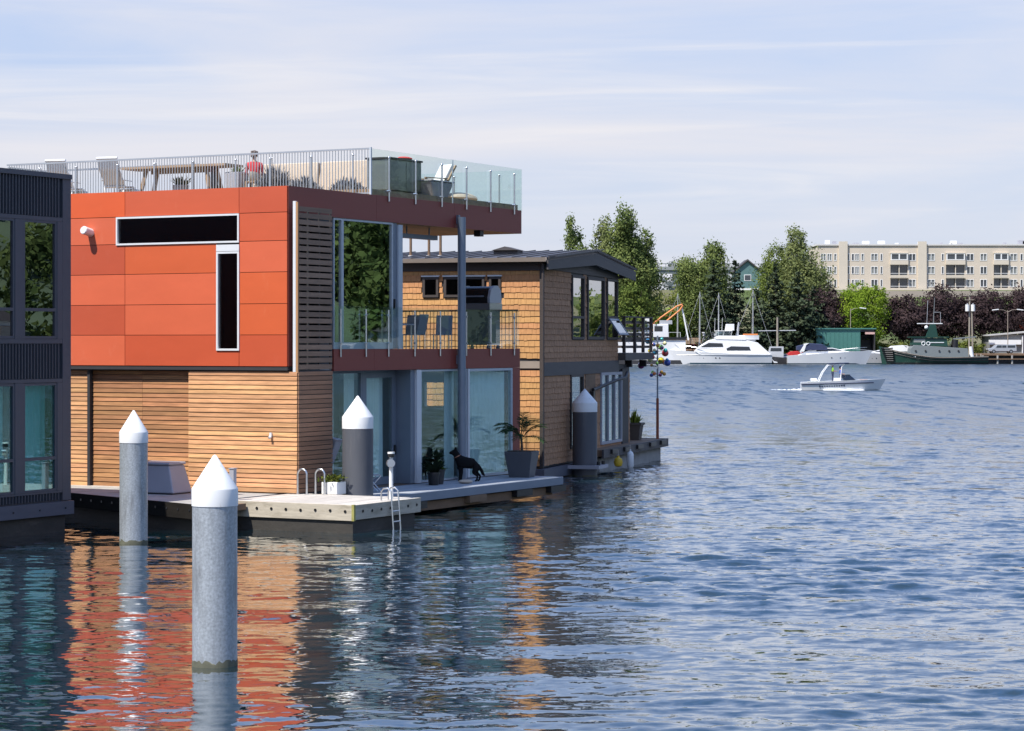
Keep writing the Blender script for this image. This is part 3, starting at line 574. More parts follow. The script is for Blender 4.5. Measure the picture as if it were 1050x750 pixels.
# ================================================================== SHINGLE HOUSE
def shingle_house():
    T = thing('shingle_floating_house', 'cedar shingle floating house with dark gabled roof, balcony and tall corner windows', 'house', NH.at(0, 0), NH.a)
    LU, LL, WD = 9.85, 11.6, 9.0
    UW = [(3.55, 5.10, 4.42), (5.55, 7.85, 4.42), (8.20, 9.70, 4.42)]
    def ridge_z(u): return 7.22 - abs(u - 5.76) * (0.085 if u < 5.76 else 0.105)
    upH = [(a, b, 4.42, 6.50) for a, b, _ in UW]
    loH = [(3.4, 5.0, 0.9, 3.30), (7.35, 10.3, 0.9, 3.34)]
    # side (water) wall and front wall cores
    MB().wall('y', 0.04, 0.18, 0.05, LU, 3.55, 6.60, upH).wall('y', 0.04, 0.18, 0.05, LL, 0.45, 3.55, loH).build('wall', M_CHAR, T)
    og = [(3.36, 3.88, 5.73, 6.36), (1.86, 3.18, 5.73, 6.36), (1.33, 1.71, 5.73, 6.36)]
    MB().wall('x', 0.04, 0.18, 0.18, WD, 0.45, 6.95, og).build('front_wall', M_CHAR, T)
    MB().box(LU - 0.15, LU, 0.18, WD, 3.55, 6.6).box(LL - 0.15, LL, 0.18, WD, 0.45, 3.55).box(0.18, LU - .15, WD - 0.15, WD, 0.45, 6.6).build('rear_wall', M_SHG_B, T)
    MB().box(0.18, LU - .15, 0.18, WD - .15, 3.55, 3.7).box(0.18, LL - .15, 0.18, WD - .15, 0.40, 0.52).build('floor_slab', M_INFLOOR, T)
    MB().box(0.18, LU - .2, 4.2, 4.3, 0.55, 6.4).build('partition', M_INWALL, T)
    # shingles: one object per course, butt ends uneven, laid proud of the course above
    rg = random.Random(3)
    def course(ax, b0, b1, z, h, m, holes, sw=0.15):
        b = MB(); x = b0
        while x < b1 - 0.02:
            w = min(sw * rg.uniform(0.6, 1.35), b1 - x); zb = z + rg.uniform(-0.010, 0.010); x0, x1 = x + 0.003, x + w - 0.003
            x += w; xm = (x0 + x1) / 2
            if any(q[0] - 0.02 < xm < q[1] + 0.02 and q[2] - h * 0.6 < z + h / 2 < q[3] + h * 0.3 for q in holes): continue
            t = 0.030 + rg.uniform(-0.003, 0.003)
            pr = [(0.038 - t, zb), (0.038, zb), (0.038, z + h + 0.01), (0.027, z + h + 0.01)]
            if ax == 'x': b.prism([(q[0], q[1]) for q in pr], 'y', x0, x1)
            else: b.prism(pr, 'x', x0, x1)
        if b.v: tag(b.build('shingle_course', m, T), kind='stuff')
    z = 0.50
    while z < 6.5:
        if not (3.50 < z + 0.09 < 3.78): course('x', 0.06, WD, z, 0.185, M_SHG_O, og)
        z += 0.185
    z = 0.50
    while z < 6.75:
        u1 = LL if z < 3.4 else LU
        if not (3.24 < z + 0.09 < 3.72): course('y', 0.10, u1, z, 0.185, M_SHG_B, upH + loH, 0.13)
        z += 0.185
    # trims
    MB().box(-0.03, 0.09, -0.03, 0.075, 0.45, 6.80).build('corner_board', M_TRIM_B, T)
    MB().box(0.095, LU + 0.02, -0.015, 0.04, 3.28, 3.70).build('belly_band', M_TRIM_F, T); MB().box(-0.012, 0.04, 0.08, WD, 3.52, 3.74).build('belly_band', M_GUTTER, T)
    MB().cyl((-0.09, -0.05, 0.5), (-0.09, -0.05, 6.75), 0.045, n=10).build('downpipe', M_TRIM_B, T, smooth=True)
    MB().box(-0.02, 0.038, 0.08, WD, 6.54, 6.90).build('eave_shade_band', M_TRIM_B, T)  # dark strip painted in as the eave's shade on the wall top
    def win(a0, a1, z0, z1, ax, fm, pm, w=0.06, split=None, slope=None):
        hs = [(a0 + w, a1 - w, z0 + w, z1 - w)] if split is None else [(a0 + w, a1 - w, z0 + w, split - 0.04), (a0 + w, a1 - w, split + 0.04, z1 - w)]
        f = MB().wall(ax, -0.03, 0.07, a0, a1, z0, z1, hs).build('window', fm, T)
        for h in hs:
            b = MB(); b.box(0.03, 0.042, h[0], h[1], h[2], h[3]) if ax == 'x' else b.box(h[0], h[1], 0.03, 0.042, h[2], h[3]); b.build('pane', pm, f)
        return f
    for a0, a1, z0, z1 in og:
        f = win(a0, a1, z0, z1, 'x', M_TRIM_B, M_GL_DK, 0.075); MB().box(-0.055, 0.03, a0 - 0.04, a1 + 0.04, z1 + 0.005, z1 + 0.05).build('head_flashing', M_WHITE, f)
    win(UW[0][0], UW[0][1], 4.42, 6.50, 'y', M_TRIM_B, M_GL_NB, 0.08, split=5.14); win(UW[1][0], UW[1][1], 4.42, 6.50, 'y', M_TRIM_B, M_GL_NB, 0.10)
    f = win(UW[2][0], UW[2][1], 4.42, 6.50, 'y', M_TRIM_B, M_GL_NB, 0.08, split=5.18)
    sash = MB().wall('y', -0.02, 0.02, 0, 1.3, -0.66, 0, [(0.07, 1.23, -0.59, -0.07)]).build('awning_sash', M_POST, T, loc=(8.30, -0.05, 5.13), rot=(R_(-34), 0, 0))
    MB().box(0.07, 1.23, -0.006, 0.006, -0.59, -0.07).build('pane', M_GL_NB, sash)
    win(3.4, 5.0, 0.9, 3.28, 'y', M_TRIM_B, M_GL_TEAL, 0.08)
    # big lower opening: frame with four tall lights and pale blinds between
    f = MB().wall('y', -0.03, 0.08, 7.35, 10.3, 0.86, 3.30, [(7.45 + i * 0.94, 7.45 + i * 0.94 + 0.86, 0.95, 3.20) for i in range(3)]).build('window', M_PLASTIC_G, T)
    for i in range(3): MB().box(7.45 + i * 0.94, 7.45 + i * 0.94 + 0.86, 0.03, 0.042, 0.95, 3.20).build('pane', M_GL_TEAL, f)
    for i in range(3):
        n = 14; vs = []
        for k in range(n + 1):
            u = 7.6 + i * 0.94 + 0.38 * k / n; q = 0.035 * math.sin(k * 1.2); vs += [(u, 0.30 + q, 0.8), (u, 0.30 + q, 3.3)]
        MB().add(vs, [(2*k, 2*k+2, 2*k+3, 2*k+1) for k in range(n)]).build('curtain', M_CURT, T, smooth=True)
    MB().box(10.35, 11.25, -0.02, 0.03, 0.55, 3.40).build('dark_door', M_CHAR, T)
    MB().box(5.3, 6.6, 0.0, 0.036, 0.55, 3.26).build('dark_door', M_BROWNBEAM, T)
    MB().tube([(5.9, -0.10, 2.75), (6.3, -0.12, 2.78), (7.6, -0.5, 3.05), (8.3, -0.62, 3.12), (8.6, -0.62, 3.3)], 0.055, 10).build('curved_pipe', M_BLACK, T, smooth=True)
    MB().box(5.75, 5.95, -0.16, -0.03, 2.35, 2.7).build('wall_lantern', M_BLACK, T)
    # gabled roof: two thick planes, barge board on the water side, gutter on the front
    y0, y1 = -0.20, WD + 0.4; R0, R1, R2 = (-0.20, 6.94), (5.76, 7.38), (11.35, 6.92)
    MB().prism([R0, R1, R2, (R2[0], R2[1] - 0.16), (R1[0], R1[1] - 0.20), (R0[0], R0[1] - 0.16)], 'y', y0, y1).build('roof', M_ROOF_B, T)
    MB().prism([(R0[0] - 0.02, R0[1] - 0.10), (R1[0], R1[1] - 0.10), (R2[0] + 0.02, R2[1] - 0.10), (R2[0] + 0.02, R2[1] - 0.42), (R1[0], R1[1] - 0.50), (R0[0] - 0.02, R0[1] - 0.38)], 'y', y0 - 0.06, y0 - 0.005).build('barge_board', M_TRIM_F, T)
    MB().prism([(R0[0] - 0.05, R0[1] + 0.02), (R1[0], R1[1] + 0.03), (R2[0] + 0.05, R2[1] + 0.02), (R2[0] + 0.05, R2[1] - 0.05), (R1[0], R1[1] - 0.05), (R0[0] - 0.05, R0[1] - 0.05)], 'y', y0 - 0.09, y0 - 0.062).build('roof_edge', M_TRIM_B, T)
    MB().prism([(0.1, 6.60), (LU, 6.52), (LU, 6.62), (5.76, 6.96), (0.1, 6.74)], 'y', -0.01, 0.04).build('gable_board', M_TRIM_B, T)
    MB().box(9.9, 10.1, y0 + 0.02, 0.0, 6.55, 6.75).build('beam_end', M_TRIM_F, T)
    MB().prism([(q[0] + 0.36, q[1] + 0.10) for q in [(-0.68, 6.70), (-0.56, 6.70), (-0.56, 6.83), (-0.585, 6.83), (-0.60, 6.73), (-0.655, 6.74), (-0.69, 6.83), (-0.71, 6.83)]], 'y', y0, y1).build('gutter', M_GUTTER, T)
    me = MB().beam((R0[0], 0, R0[1] + 0.015), (R1[0], 0, R1[1] + 0.015), 0.03, 0.03).mesh('roof_seam', M_ROOF_B)
    for i in range(21): inst(me, 'roof_seam', T, (0, -0.5 + i * 0.47, 0))
    for v, h in ((4.96, 0.95), (4.34, 0.85), (3.95, 0.9)):
        p = MB().cyl((2.0, v, 7.0), (2.0, v, 7.05 + h), 0.045, n=8).build('roof_post', M_BROWNBEAM, T); MB().cyl((2.0, v, 6.98), (2.0, v, 7.12), 0.09, n=10).build('post_foot', M_WHITE, p)
    MB().beam((2.0, 3.7, 7.98), (2.0, 5.4, 7.98), 0.07).build('roof_post_rail', M_BROWNBEAM, T)
    MB().box(2.6, 3.2, 1.55, 2.35, 7.05, 7.28).prism([(1.50, 7.28), (1.95, 7.40), (2.40, 7.28)], 'x', 2.5, 3.3).build('roof_vent', M_TRIM_F, T)
    # balcony at the far end: deck, dark posts and slats
    B = MB().box(LU + 0.01, 14.3, -0.25, 6.0, 3.70, 3.95).build('balcony_deck', M_TRIM_F, T)
    for u in (10.0, 11.6, 12.9, 14.15):
        MB().box(u, u + 0.10, -0.20, -0.10, 3.96, 5.20).build('balcony_post', M_TRIM_B, T)
    for u in (11.2, 13.4): MB().box(u, u + 0.12, -0.15, 0.1, 3.45, 3.69).build('balcony_bracket', M_BLACK, T)
    for z in (4.12, 4.34, 4.56, 4.78, 5.0): MB().box(10.0, 14.2, -0.095, -0.07, z, z + 0.09).build('balcony_slat', M_TRIM_B, T)
    for z in (4.12, 4.34, 4.56, 4.78, 5.0): MB().box(14.20, 14.225, -0.05, 5.9, z, z + 0.09).build('balcony_slat', M_TRIM_B, T)
    MB().box(9.95, 14.3, -0.22, -0.06, 5.20, 5.25).build('balcony_rail', M_TRIM_B, T)
    for v in (1.9, 3.9, 5.8): MB().box(14.1, 14.2, v, v + 0.10, 3.96, 5.20).build('balcony_post', M_TRIM_B, T)
    # low deck and float
    MB().box(5.4, 14.95, -0.55, 8.5, 0.55, 0.77).build('low_deck', M_BROWNBEAM, T)
    MB().box(-0.3, 5.4, -0.15, 8.5, 0.10, 0.42).build('low_deck', M_NAVYLOW, T)
    MB().box(5.3, 15.0, -0.62, -0.552, 0.50, 0.79).build('deck_edge', M_TRIM_F, T); MB().box(14.95, 15.03, -0.62, 8.5, 0.50, 0.79).build('deck_edge', M_TRIM_F, T)
    for u in (6.2, 8.0, 9.9, 11.9, 13.6): MB().box(u, u + 0.8, -0.70, -0.622, 0.62, 0.76).build('rub_block', M_BLACK, T)
    MB().box(5.6, 14.7, -0.40, 8.3, -0.5, 0.5).build('float', M_CONC, T); MB().box(0.0, 5.5, 0.0, 8.3, -0.5, 0.1).build('float', M_FLOAT, T)
shingle_house()
# ================================================================== DOCKS AND PILES
def dock_right():
    T = thing('finger_dock', 'pale floating dock with drilled edge boards in front of the slat wall corner', 'dock', RH.at(0, 0), RH.a)
    u0, u1, v0, v1, zt = -2.62, 0.33, -3.55, 0.0, 0.645
    me = MB().box(u0 + 0.01, u1, 0, 0.138, zt - 0.04, zt).mesh('plank', M_DOCKTOP)
    for i in range(25): inst(me, 'plank', T, (0, v0 + 0.04 + i * 0.1415, random.uniform(-0.002, 0.002)))
    MB().box(u0 + 0.06, u1, v0 + 0.08, v1, 0.30, zt - 0.045).build('frame', M_BROWNBEAM, T)
    MB().box(u0 - 0.03, u0 + 0.005, v0 + 0.03, v1 + 0.3, 0.29, zt + 0.005).build('edge_board', M_DOCKFASC, T, bevel=0.006)
    MB().box(u0 - 0.03, u1, v0 - 0.01, v0 + 0.027, 0.31, zt + 0.003).build('edge_board', M_DOCKFASC, T, bevel=0.006)
    MB().box(u0 - 0.036, u0 + 0.03, v0 - 0.016, v0 + 0.05, 0.29, zt + 0.012).build('corner_plate', mat('mossy_corner', (0.36, 0.33, 0.10), 0.8, var=0.3, scale=(9, 9, 9)), T)
    me = MB().lathe([(0.034, 0), (0.034, 0.010), (0.025, 0.010), (0.023, 0.002), (0.0001, 0.002)], 14).mesh('bolt_hole', [M_BLACK])
    for i in range(9): inst(me, 'bolt_hole', T, (u0 - 0.031, v0 + 0.22 + i * 0.40, 0.50 + random.uniform(-.01, .01)), rot=(0, R_(-90), 0))
    for i in range(7): inst(me, 'bolt_hole', T, (u0 + 0.35 + i * 0.40, v0 - 0.011, 0.49 + random.uniform(-.01, .01)), rot=(R_(90), 0, 0))
    MB().box(u0 + 0.02, u1 - 0.2, v0 + 0.05, v1, -0.5, 0.295).build('float', M_FLOAT, T)
dock_right()
def dock_left():
    T = thing('walkway_dock', 'shaded concrete walkway dock running between the navy house and the red house', 'dock', RH.at(0, 0), RH.a)
    f0, f1 = Vector((-4.05, -0.30, 0)), Vector((-1.85, 5.4, 0)); d = (f1 - f0).normalized()
    MB().prism([(f0.x, f0.y), (-2.66, -0.32), (-2.66, 0.32), (0.33, 0.32), (0.33, 7.5), (-1.2, 7.5), (f1.x, f1.y)], 'z', 0.44, 0.632).build('deck', M_CONC, T)
    a = math.atan2(d.y, d.x); L = (f1 - f0).length
    MB().box(0, L, -0.002, 0.05, 0.30, 0.64).build('edge_board', mat('shade_dark_timber', (0.017, 0.015, 0.013), 0.9, var=0.3, scale=(2, 2, 9), spec=0.1), T, loc=(f0.x, f0.y, 0), rot=(0, 0, a), bevel=0.006)  # near-black board colour stands in for the navy house's shadow
    me = MB().cyl((0, 0.05, 0), (0, 0.062, 0), 0.03, n=10).mesh('bolt_hole', M_BLACK)
    for i in range(12):
        p = f0 + d * (0.3 + i * 0.48); inst(me, 'bolt_hole', T, (p.x, p.y, 0.5), rot=(0, 0, a))
    MB().prism([(-3.8, -0.1), (-2.9, -0.1), (0.2, 0.4), (0.2, 7.3), (-1.1, 7.3), (-1.7, 5.3)], 'z', -0.5, 0.30).build('float', M_FLOAT, T)
    MB().box(-4.1, -2.7, -0.66, -0.31, 0.46, 0.60).build('cross_beam', M_BROWNBEAM, T)
dock_left()
tag(MB().box(-0.06, 0.06, -0.06, 0.06, 0.632, 1.36).box(-0.075, 0.075, -0.075, 0.075, 1.36, 1.38).build('mooring_post', M_PLASTIC_G, loc=RH.at(-2.45, -0.12, 0.014), rot=(0, 0, RH.a)),
    'short square grey post standing at the dock edge behind the nearest pile', 'post')

def pile(x, y, d, zt, za, label, shaft_m, capw=1.03):
    T = thing('mooring_pile', label, 'pile', (x, y, 0), 0, 'cone capped mooring piles'); r = d / 2
    MB().lathe([(r, -3), (r, zt)], 40).build('shaft', shaft_m, T, smooth=True)
    tb = MB().lathe([(r + 0.004, -0.25), (r + 0.006, 0.015), (r + 0.002, 0.055)], 40); rt = random.Random(int(x * 10))
    tb.v = [p if i < 40 else (p[0], p[1], p[2] + (0.5 if i < 80 else 1.0) * rt.uniform(-.02, .05)) for i, p in enumerate(tb.v)]; tb.build('tide_band', M_ALGAE, T, smooth=True)
    rc = r * capw; MB().lathe([(rc, zt - 0.02), (rc, zt + 0.20 * d / 0.6), (rc * 0.985, zt + 0.215 * d / 0.6), (0.02, za - 0.01), (0.0001, za)], 40).build('cap', M_CAP, T, smooth=True)
    return T
pile(-3.97, 31.27, 0.60, 2.15, 2.81, 'nearest white capped galvanised pile standing in open water in front of the dock', M_GALV)
pile(-8.13, 50.3, 0.60, 2.18, 2.86, 'white capped galvanised pile in the water beside the navy house', M_GALV)
pile(-3.76, 57.05, 0.755, 2.24, 3.02, 'dark grey white capped pile behind the dock by the slat wall', M_PILEGREY, 1.015)
T4 = pile(2.33, 74.9, 0.79, 2.12, 2.84, 'dark grey white capped pile against the brown shingle wall', M_PILEGREY, 1.015)
T = thing('pile_bracket', 'grey steel bracket holding the pile at the shingle house float', 'bracket', (2.33, 74.9, 0.36), NH.a)
MB().box(-0.62, 0.62, -0.62, -0.44, -0.06, 0.05).box(-0.62, -0.46, -0.44, 0.5, -0.06, 0.05).box(0.46, 0.62, -0.44, 0.5, -0.06, 0.05).build('collar', M_PLASTIC_G, T)
for x in (-0.3, 0.3): MB().cyl((x, -0.53, 0.05), (x, -0.53, 0.17), 0.06, n=10).build('roller', M_BLACK, T)

# ================================================================== THINGS ON THE DOCK AND DECK
for v, lab in ((-0.42, 'bright steel hoop handrail at the foot of the cedar wall corner'), (-0.80, 'bright steel hoop handrail beside the white planter')):
    pts = [(0, -0.13, 0), (0, -0.13, 0.48)] + [(0, -0.13 * math.cos(t), 0.48 + 0.13 * math.sin(t)) for t in np.linspace(0.3, math.pi - 0.3, 7)] + [(0, 0.13, 0.48), (0, 0.13, 0)]
    T = thing('hoop_rail', lab, 'handrail', RH.at(0.02 if v > -.5 else 0.22, v, 0.645), RH.a, 'hoop handrails on the dock')
    MB().tube(pts, 0.026, 10).build('hoop', M_STEEL, T, smooth=True)
    for s in (-0.13, 0.13): MB().cyl((0, s, 0), (0, s, 0.015), 0.05, n=12).build('foot_plate', M_STEEL, T)
def ladder():
    T = thing('dock_ladder', 'steel swim ladder hanging on the end of the pale dock', 'ladder', RH.at(-0.98, -3.62, 0.0), RH.a)
    for x in (-0.16, 0.16):
        MB().tube([(x, 0.26, 0.66), (x, 0.26, 0.86), (x, 0.20, 0.94), (x, 0.08, 0.95), (x, 0.0, 0.88), (x, -0.03, 0.5), (x, -0.10, -0.5)], 0.02, 8).build('side_rail', M_STEEL, T, smooth=True)
    for z, y in ((0.42, -0.035), (0.18, -0.055), (-0.06, -0.07)): MB().cyl((-0.16, y, z), (0.16, y, z), 0.018, n=8).build('rung', M_STEEL, T)
ladder()
T = thing('dock_pedestal', 'slim white service post with round meter on the dock end', 'pedestal', RH.at(-0.35, -3.15, 0.645), RH.a)
MB().cyl((0, 0, 0), (0, 0, 0.98), 0.05, 0.045, 14).build('pole', M_WHITE, T, smooth=True); MB().cyl((0, 0, 0.98), (0, 0, 1.06), 0.075, n=14).build('lamp_head', M_BLACK, T)
MB().cyl((0, 0, 1.06), (0, 0, 1.10), 0.085, n=14).build('cap', M_WHITE, T); MB().cyl((-0.02, 0.02, 0.84), (-0.10, -0.06, 0.84), 0.095, n=16).build('meter', M_STEEL, T, smooth=True)
T = thing('dock_box', 'grey fibreglass dock box with sloping end on the shaded walkway', 'dock box', RH.at(-1.05, 2.95, 0.632), RH.a)
def frus(b, x0, x1, y0, y1, z0, X0, X1, Y0, Y1, z1):
    return b.add([(x0,y0,z0),(x1,y0,z0),(x1,y1,z0),(x0,y1,z0),(X0,Y0,z1),(X1,Y0,z1),(X1,Y1,z1),(X0,Y1,z1)], [(0,3,2,1),(4,5,6,7),(0,1,5,4),(1,2,6,5),(2,3,7,6),(3,0,4,7)])
frus(MB(), -0.40, 0.40, -0.62, 0.62, 0.03, -0.30, 0.34, -0.42, 0.56, 0.70).build('body', M_PLASTIC_G, T, bevel=0.03); MB().box(-0.33, 0.37, -0.45, 0.59, 0.705, 0.77).build('lid', M_PLASTIC_G, T, bevel=0.025)
MB().box(-0.36, 0.36, -0.58, 0.58, 0.0, 0.028).build('base', M_BLACK, T)

# foliage helpers
M_LF_DARK = leafmat('dark_houseplant_leaf', (0.012, 0.020, 0.014), (0.028, 0.045, 0.024), 4, 0.1)
M_LF_GRN = leafmat('bright_leaf', (0.07, 0.13, 0.025), (0.16, 0.22, 0.04), 5, 0.3)
M_LF_PALM = leafmat('palm_leaf', (0.030, 0.060, 0.030), (0.06, 0.095, 0.04), 3, 0.25)
M_LF_LAV = leafmat('grey_lavender_leaf', (0.20, 0.195, 0.185), (0.38, 0.37, 0.37), 5, 0.25)
M_LF_OLIVE = leafmat('olive_leaf', (0.12, 0.14, 0.07), (0.20, 0.21, 0.10), 4, 0.3)
def blade(b, p, d, L, w, droop, rg, n=4):
    d = Vector(d).normalized(); side = d.cross(Vector((0, 0, 1))); side = side.normalized() if side.length > 1e-3 else Vector((1, 0, 0)); side.rotate(Matrix.Rotation(rg.uniform(-0.7, 0.7), 3, d))
    vs = []; q = Vector(p)
    for i in range(n + 1):
        t = i / n; ww = w * (0.35 + 1.3 * t) * (1 - t) * 2 if i < n else 0.0005
        vs += [q - side * ww / 2, q + side * ww / 2]; q = q + d * (L / n); d = (d + Vector((0, 0, -droop / n))).normalized()
    b.add(vs, [(2*i, 2*i+1, 2*i+3, 2*i+2) for i in range(n)])
def tuft(n, base, L, w, droop, rg, spread=0.9, up=0.6, jit=0.05):
    b = MB()
    for i in range(n):
        a = rg.uniform(0, 6.28); e = rg.uniform(0.15, spread)
        blade(b, (base[0] + rg.uniform(-jit, jit), base[1] + rg.uniform(-jit, jit), base[2]), (math.cos(a) * e, math.sin(a) * e, up), L * rg.uniform(0.6, 1.15), w * rg.uniform(0.7, 1.2), droop * rg.uniform(0.5, 1.4), rg)
    return b
def pot(T, w0, w1, h, m, square=True, rim=0.03):
    if square:
        frus(MB(), -w0/2, w0/2, -w0/2, w0/2, 0, -w1/2, w1/2, -w1/2, w1/2, h).build('pot', m, T, bevel=0.012)
    else: MB().lathe([(w0/2, 0), (w1/2, h - 0.05), (w1/2 + 0.015, h - 0.05), (w1/2 + 0.015, h), (w1/2 - 0.03, h), (w1/2 - 0.035, h - 0.04), (0.001, h - 0.04)], 22).build('pot', m, T, smooth=True)
    MB().box(-w1/2 + 0.03, w1/2 - 0.03, -w1/2 + 0.03, w1/2 - 0.03, h + 0.001, h + 0.012).build('soil', M_SOIL, T) if square else MB().lathe([(w1/2 - 0.04, h - 0.035), (0.001, h - 0.02)], 18).build('soil', M_SOIL, T)
rg = random.Random(21)
T = thing('white_planter', 'white box planter with a low green shrub beside the dark grey pile', 'planter', RH.at(0.50, -1.02, 0.645), RH.a)
MB().box(-0.22, 0.22, -0.22, 0.22, 0, 0.30).build('pot', M_WHITE, T, bevel=0.02)
b = MB()
for i in range(170): blade(b, (rg.gauss(0, .12), rg.gauss(0, .12), 0.28 + rg.uniform(0, .12)), (rg.gauss(0, 1), rg.gauss(0, 1), rg.uniform(.2, 1.2)), 0.14, 0.05, 0.3, rg, 2)
b.build('foliage', leafmat('shrub_leaf', (0.06, 0.09, 0.02), (0.14, 0.15, 0.035), 9, 0.3), T)
T = thing('potted_plant', 'dark leaved plant in a black pot beside the white door jamb', 'plant', RH.at(5.95, -0.65, 0.56), 0.3, 'pot plants by the sliding doors'); pot(T, 0.26, 0.32, 0.34, M_BLACK, False)
tuft(34, (0, 0, 0.30), 0.50, 0.10, 0.9, rg, 1.0, 0.75).build('foliage', M_LF_DARK, T); MB().cyl((0, 0, 0.3), (0.02, 0, 0.7), 0.015, n=6).build('stem', M_BARK, T)
tuft(22, (0, 0, 0.62), 0.34, 0.10, 0.7, rg, 1.2, 0.55).build('foliage', M_LF_DARK, T)
T = thing('potted_plant', 'taller dark green plant with yellowish lower leaves in a black pot left of the dog', 'plant', RH.at(6.36, -0.55, 0.56), 0.9, 'pot plants by the sliding doors'); pot(T, 0.28, 0.36, 0.40, M_CHAR, False)
MB().tube([(0, 0, 0.3), (0.02, 0.02, 0.6), (0.0, 0.05, 0.70)], 0.016, 6).build('stem', M_BARK, T)
tuft(26, (0, 0, 0.36), 0.36, 0.11, 1.0, rg, 1.2, 0.5).build('foliage', M_LF_GRN, T); tuft(20, (0, 0.03, 0.66), 0.30, 0.10, 0.6, rg, 1.0, 0.7).build('crown', M_LF_DARK, T)
def palm(T, z0, nf, L, rg):
    MB().tube([(0, 0, z0 - 0.05), (0.02, 0.01, z0 + 0.22), (-0.01, 0.03, z0 + 0.48)], [0.045, 0.035, 0.03], 8).build('trunk', M_BARK, T, smooth=True)
    for k in range(nf):
        b = MB(); a = 2.399 * k + rg.uniform(-.2, .2); e = rg.uniform(0.15, 1.2); d = Vector((math.cos(a) * e, math.sin(a) * e, 0.9)).normalized(); p = Vector((0, 0.02, z0 + rg.uniform(0.25, 0.48))); pts = [p.copy()]
        for i in range(12):
            p = p + d * (L / 12); pts.append(p.copy()); d = (d + Vector((0, 0, -0.13))).normalized()
        b.tube(pts, [0.008] * 9 + [0.005] * 4, 5)
        for i in range(4, 13):
            t = (pts[i] - pts[i-1]).normalized(); sd = t.cross(Vector((0, 0, 1))).normalized()
            for s in (-1, 1):
                for h in (0, 0.5): blade(b, pts[i-1].lerp(pts[i], h), t * 0.9 + sd * s * rg.uniform(0.7, 1.1) + Vector((0, 0, rg.uniform(-.1, .3))), 0.26 * (1.1 - abs(i - 8) * 0.09), 0.022, 0.6, rg, 3)
        b.build('frond', M_LF_PALM, T)
T = thing('potted_palm', 'small palm in a large square grey pot at the deck end', 'palm', RH.at(10.35, -0.95, 0.56), RH.a + 0.2); pot(T, 0.58, 0.80, 0.72, mat('slate_pot', (0.075, 0.080, 0.092), 0.5, var=0.06)); palm(T, 0.72, 15, 0.86, rg)
T = thing('deck_planter', 'small tapered dark pot with a lime green plant on the far low deck', 'planter', NH.at(13.7, 0.35, 0.77), NH.a); pot(T, 0.42, 0.58, 0.62, mat('taupe_pot', (0.10, 0.085, 0.075), 0.6), True)
MB().box(-0.32, 0.32, -0.32, 0.32, 0.55, 0.63).build('rim', MATS['taupe_pot'], T); tuft(60, (0.05, 0, 0.60), 0.34, 0.06, 0.3, rg, 0.9, 0.8, 0.16).build('foliage', leafmat('lime_leaf', (0.14, 0.20, 0.03), (0.26, 0.30, 0.05), 8, 0.35), T); tuft(14, (-0.14, 0, 0.6), 0.55, 0.06, 0.1, rg, 0.3, 1.0, 0.05).build('spike', MATS['lime_leaf'], T)
# coloured glass float tree
T = thing('glass_float_pole', 'tall pole hung with coloured glass floats at the end of the low deck', 'pole ornament', NH.at(14.72, -0.28, 0.77), NH.a)
MB().cyl((0, 0, 0), (0, 0, 1.5), 0.055, 0.05, 10).build('lower_pole', mat('rusty_pole', (0.30, 0.085, 0.045), 0.8, var=0.25, scale=(6, 6, 3)), T, smooth=True); MB().cyl((0, 0, 1.5), (0, 0, 3.8), 0.032, n=8).build('upper_pole', M_POST, T, smooth=True)
FC = [(0.70, 0.35, 0.03), (0.55, 0.05, 0.05), (0.75, 0.18, 0.03), (0.04, 0.42, 0.38), (0.03, 0.08, 0.42), (0.75, 0.70, 0.35), (0.25, 0.50, 0.08), (0.75, 0.62, 0.03), (0.20, 0.03, 0.20), (0.03, 0.20, 0.40)]
FM = [mat('float_glass_%s' % n, c, 0.08, coat=0.5) for n, c in zip(('amber', 'ruby', 'orange', 'teal', 'cobalt', 'cream', 'lime', 'yellow', 'plum', 'azure'), FC)]
lay = [(2.42, 0.28, 6), (2.78, 0.55, 5), (2.95, 0.48, 6), (3.22, 0.38, 5), (3.42, 0.22, 5), (3.60, 0.40, 4)]; k = 0
for z, rr, n in lay:
    for i in range(n):
        a = i * 6.283 / n + z * 2.1; q = rr * rg.uniform(0.7, 1.15); x, y = q * math.cos(a), q * math.sin(a); s = rg.choice((0.06, 0.075, 0.10, 0.13)) if z > 2.5 else 0.07; zz = z + rg.uniform(-.08, .08)
        f = MB().sphere((x, y, zz), s, 14, 10).build('glass_float', FM[(k * 7 + i) % 10], T, smooth=True); MB().tube([(0, 0, zz - 0.05), (x * 0.9, y * 0.9, zz)], 0.009, 5).build('spoke', M_BLACK, f); k += 1
T = thing('boat_fender', 'white fender hanging at the low deck float', 'fender', NH.at(8.35, -0.78, 0.0), 0)
MB().lathe([(0.001, -0.05), (0.07, 0.0), (0.12, 0.10), (0.12, 0.50), (0.08, 0.58), (0.03, 0.62), (0.03, 0.68)], 16).build('body', M_CAP, T, smooth=True); MB().cyl((0, 0, 0.68), (0, 0.1, 0.82), 0.012, n=6).build('rope', M_GUTTER, T)
T = thing('boat_fender', 'round yellow fender beside the grey pile at the low deck', 'fender', NH.at(6.55, -0.80, 0.32), 0)
MB().lathe([(0.001, -0.16), (0.12, -0.12), (0.155, 0.0), (0.12, 0.12), (0.04, 0.17), (0.04, 0.22)], 16).build('body', mat('yellow_vinyl', (0.65, 0.42, 0.03), 0.5, var=0.1), T, smooth=True); MB().cyl((0, 0, 0.22), (0, 0.12, 0.4), 0.012, n=6).build('rope', M_GUTTER, T)
T = thing('folding_stool', 'slim metal folding stool just right of the dark grey pile on the deck', 'stool', RH.at(2.7, -0.75, 0.56), 0.4)
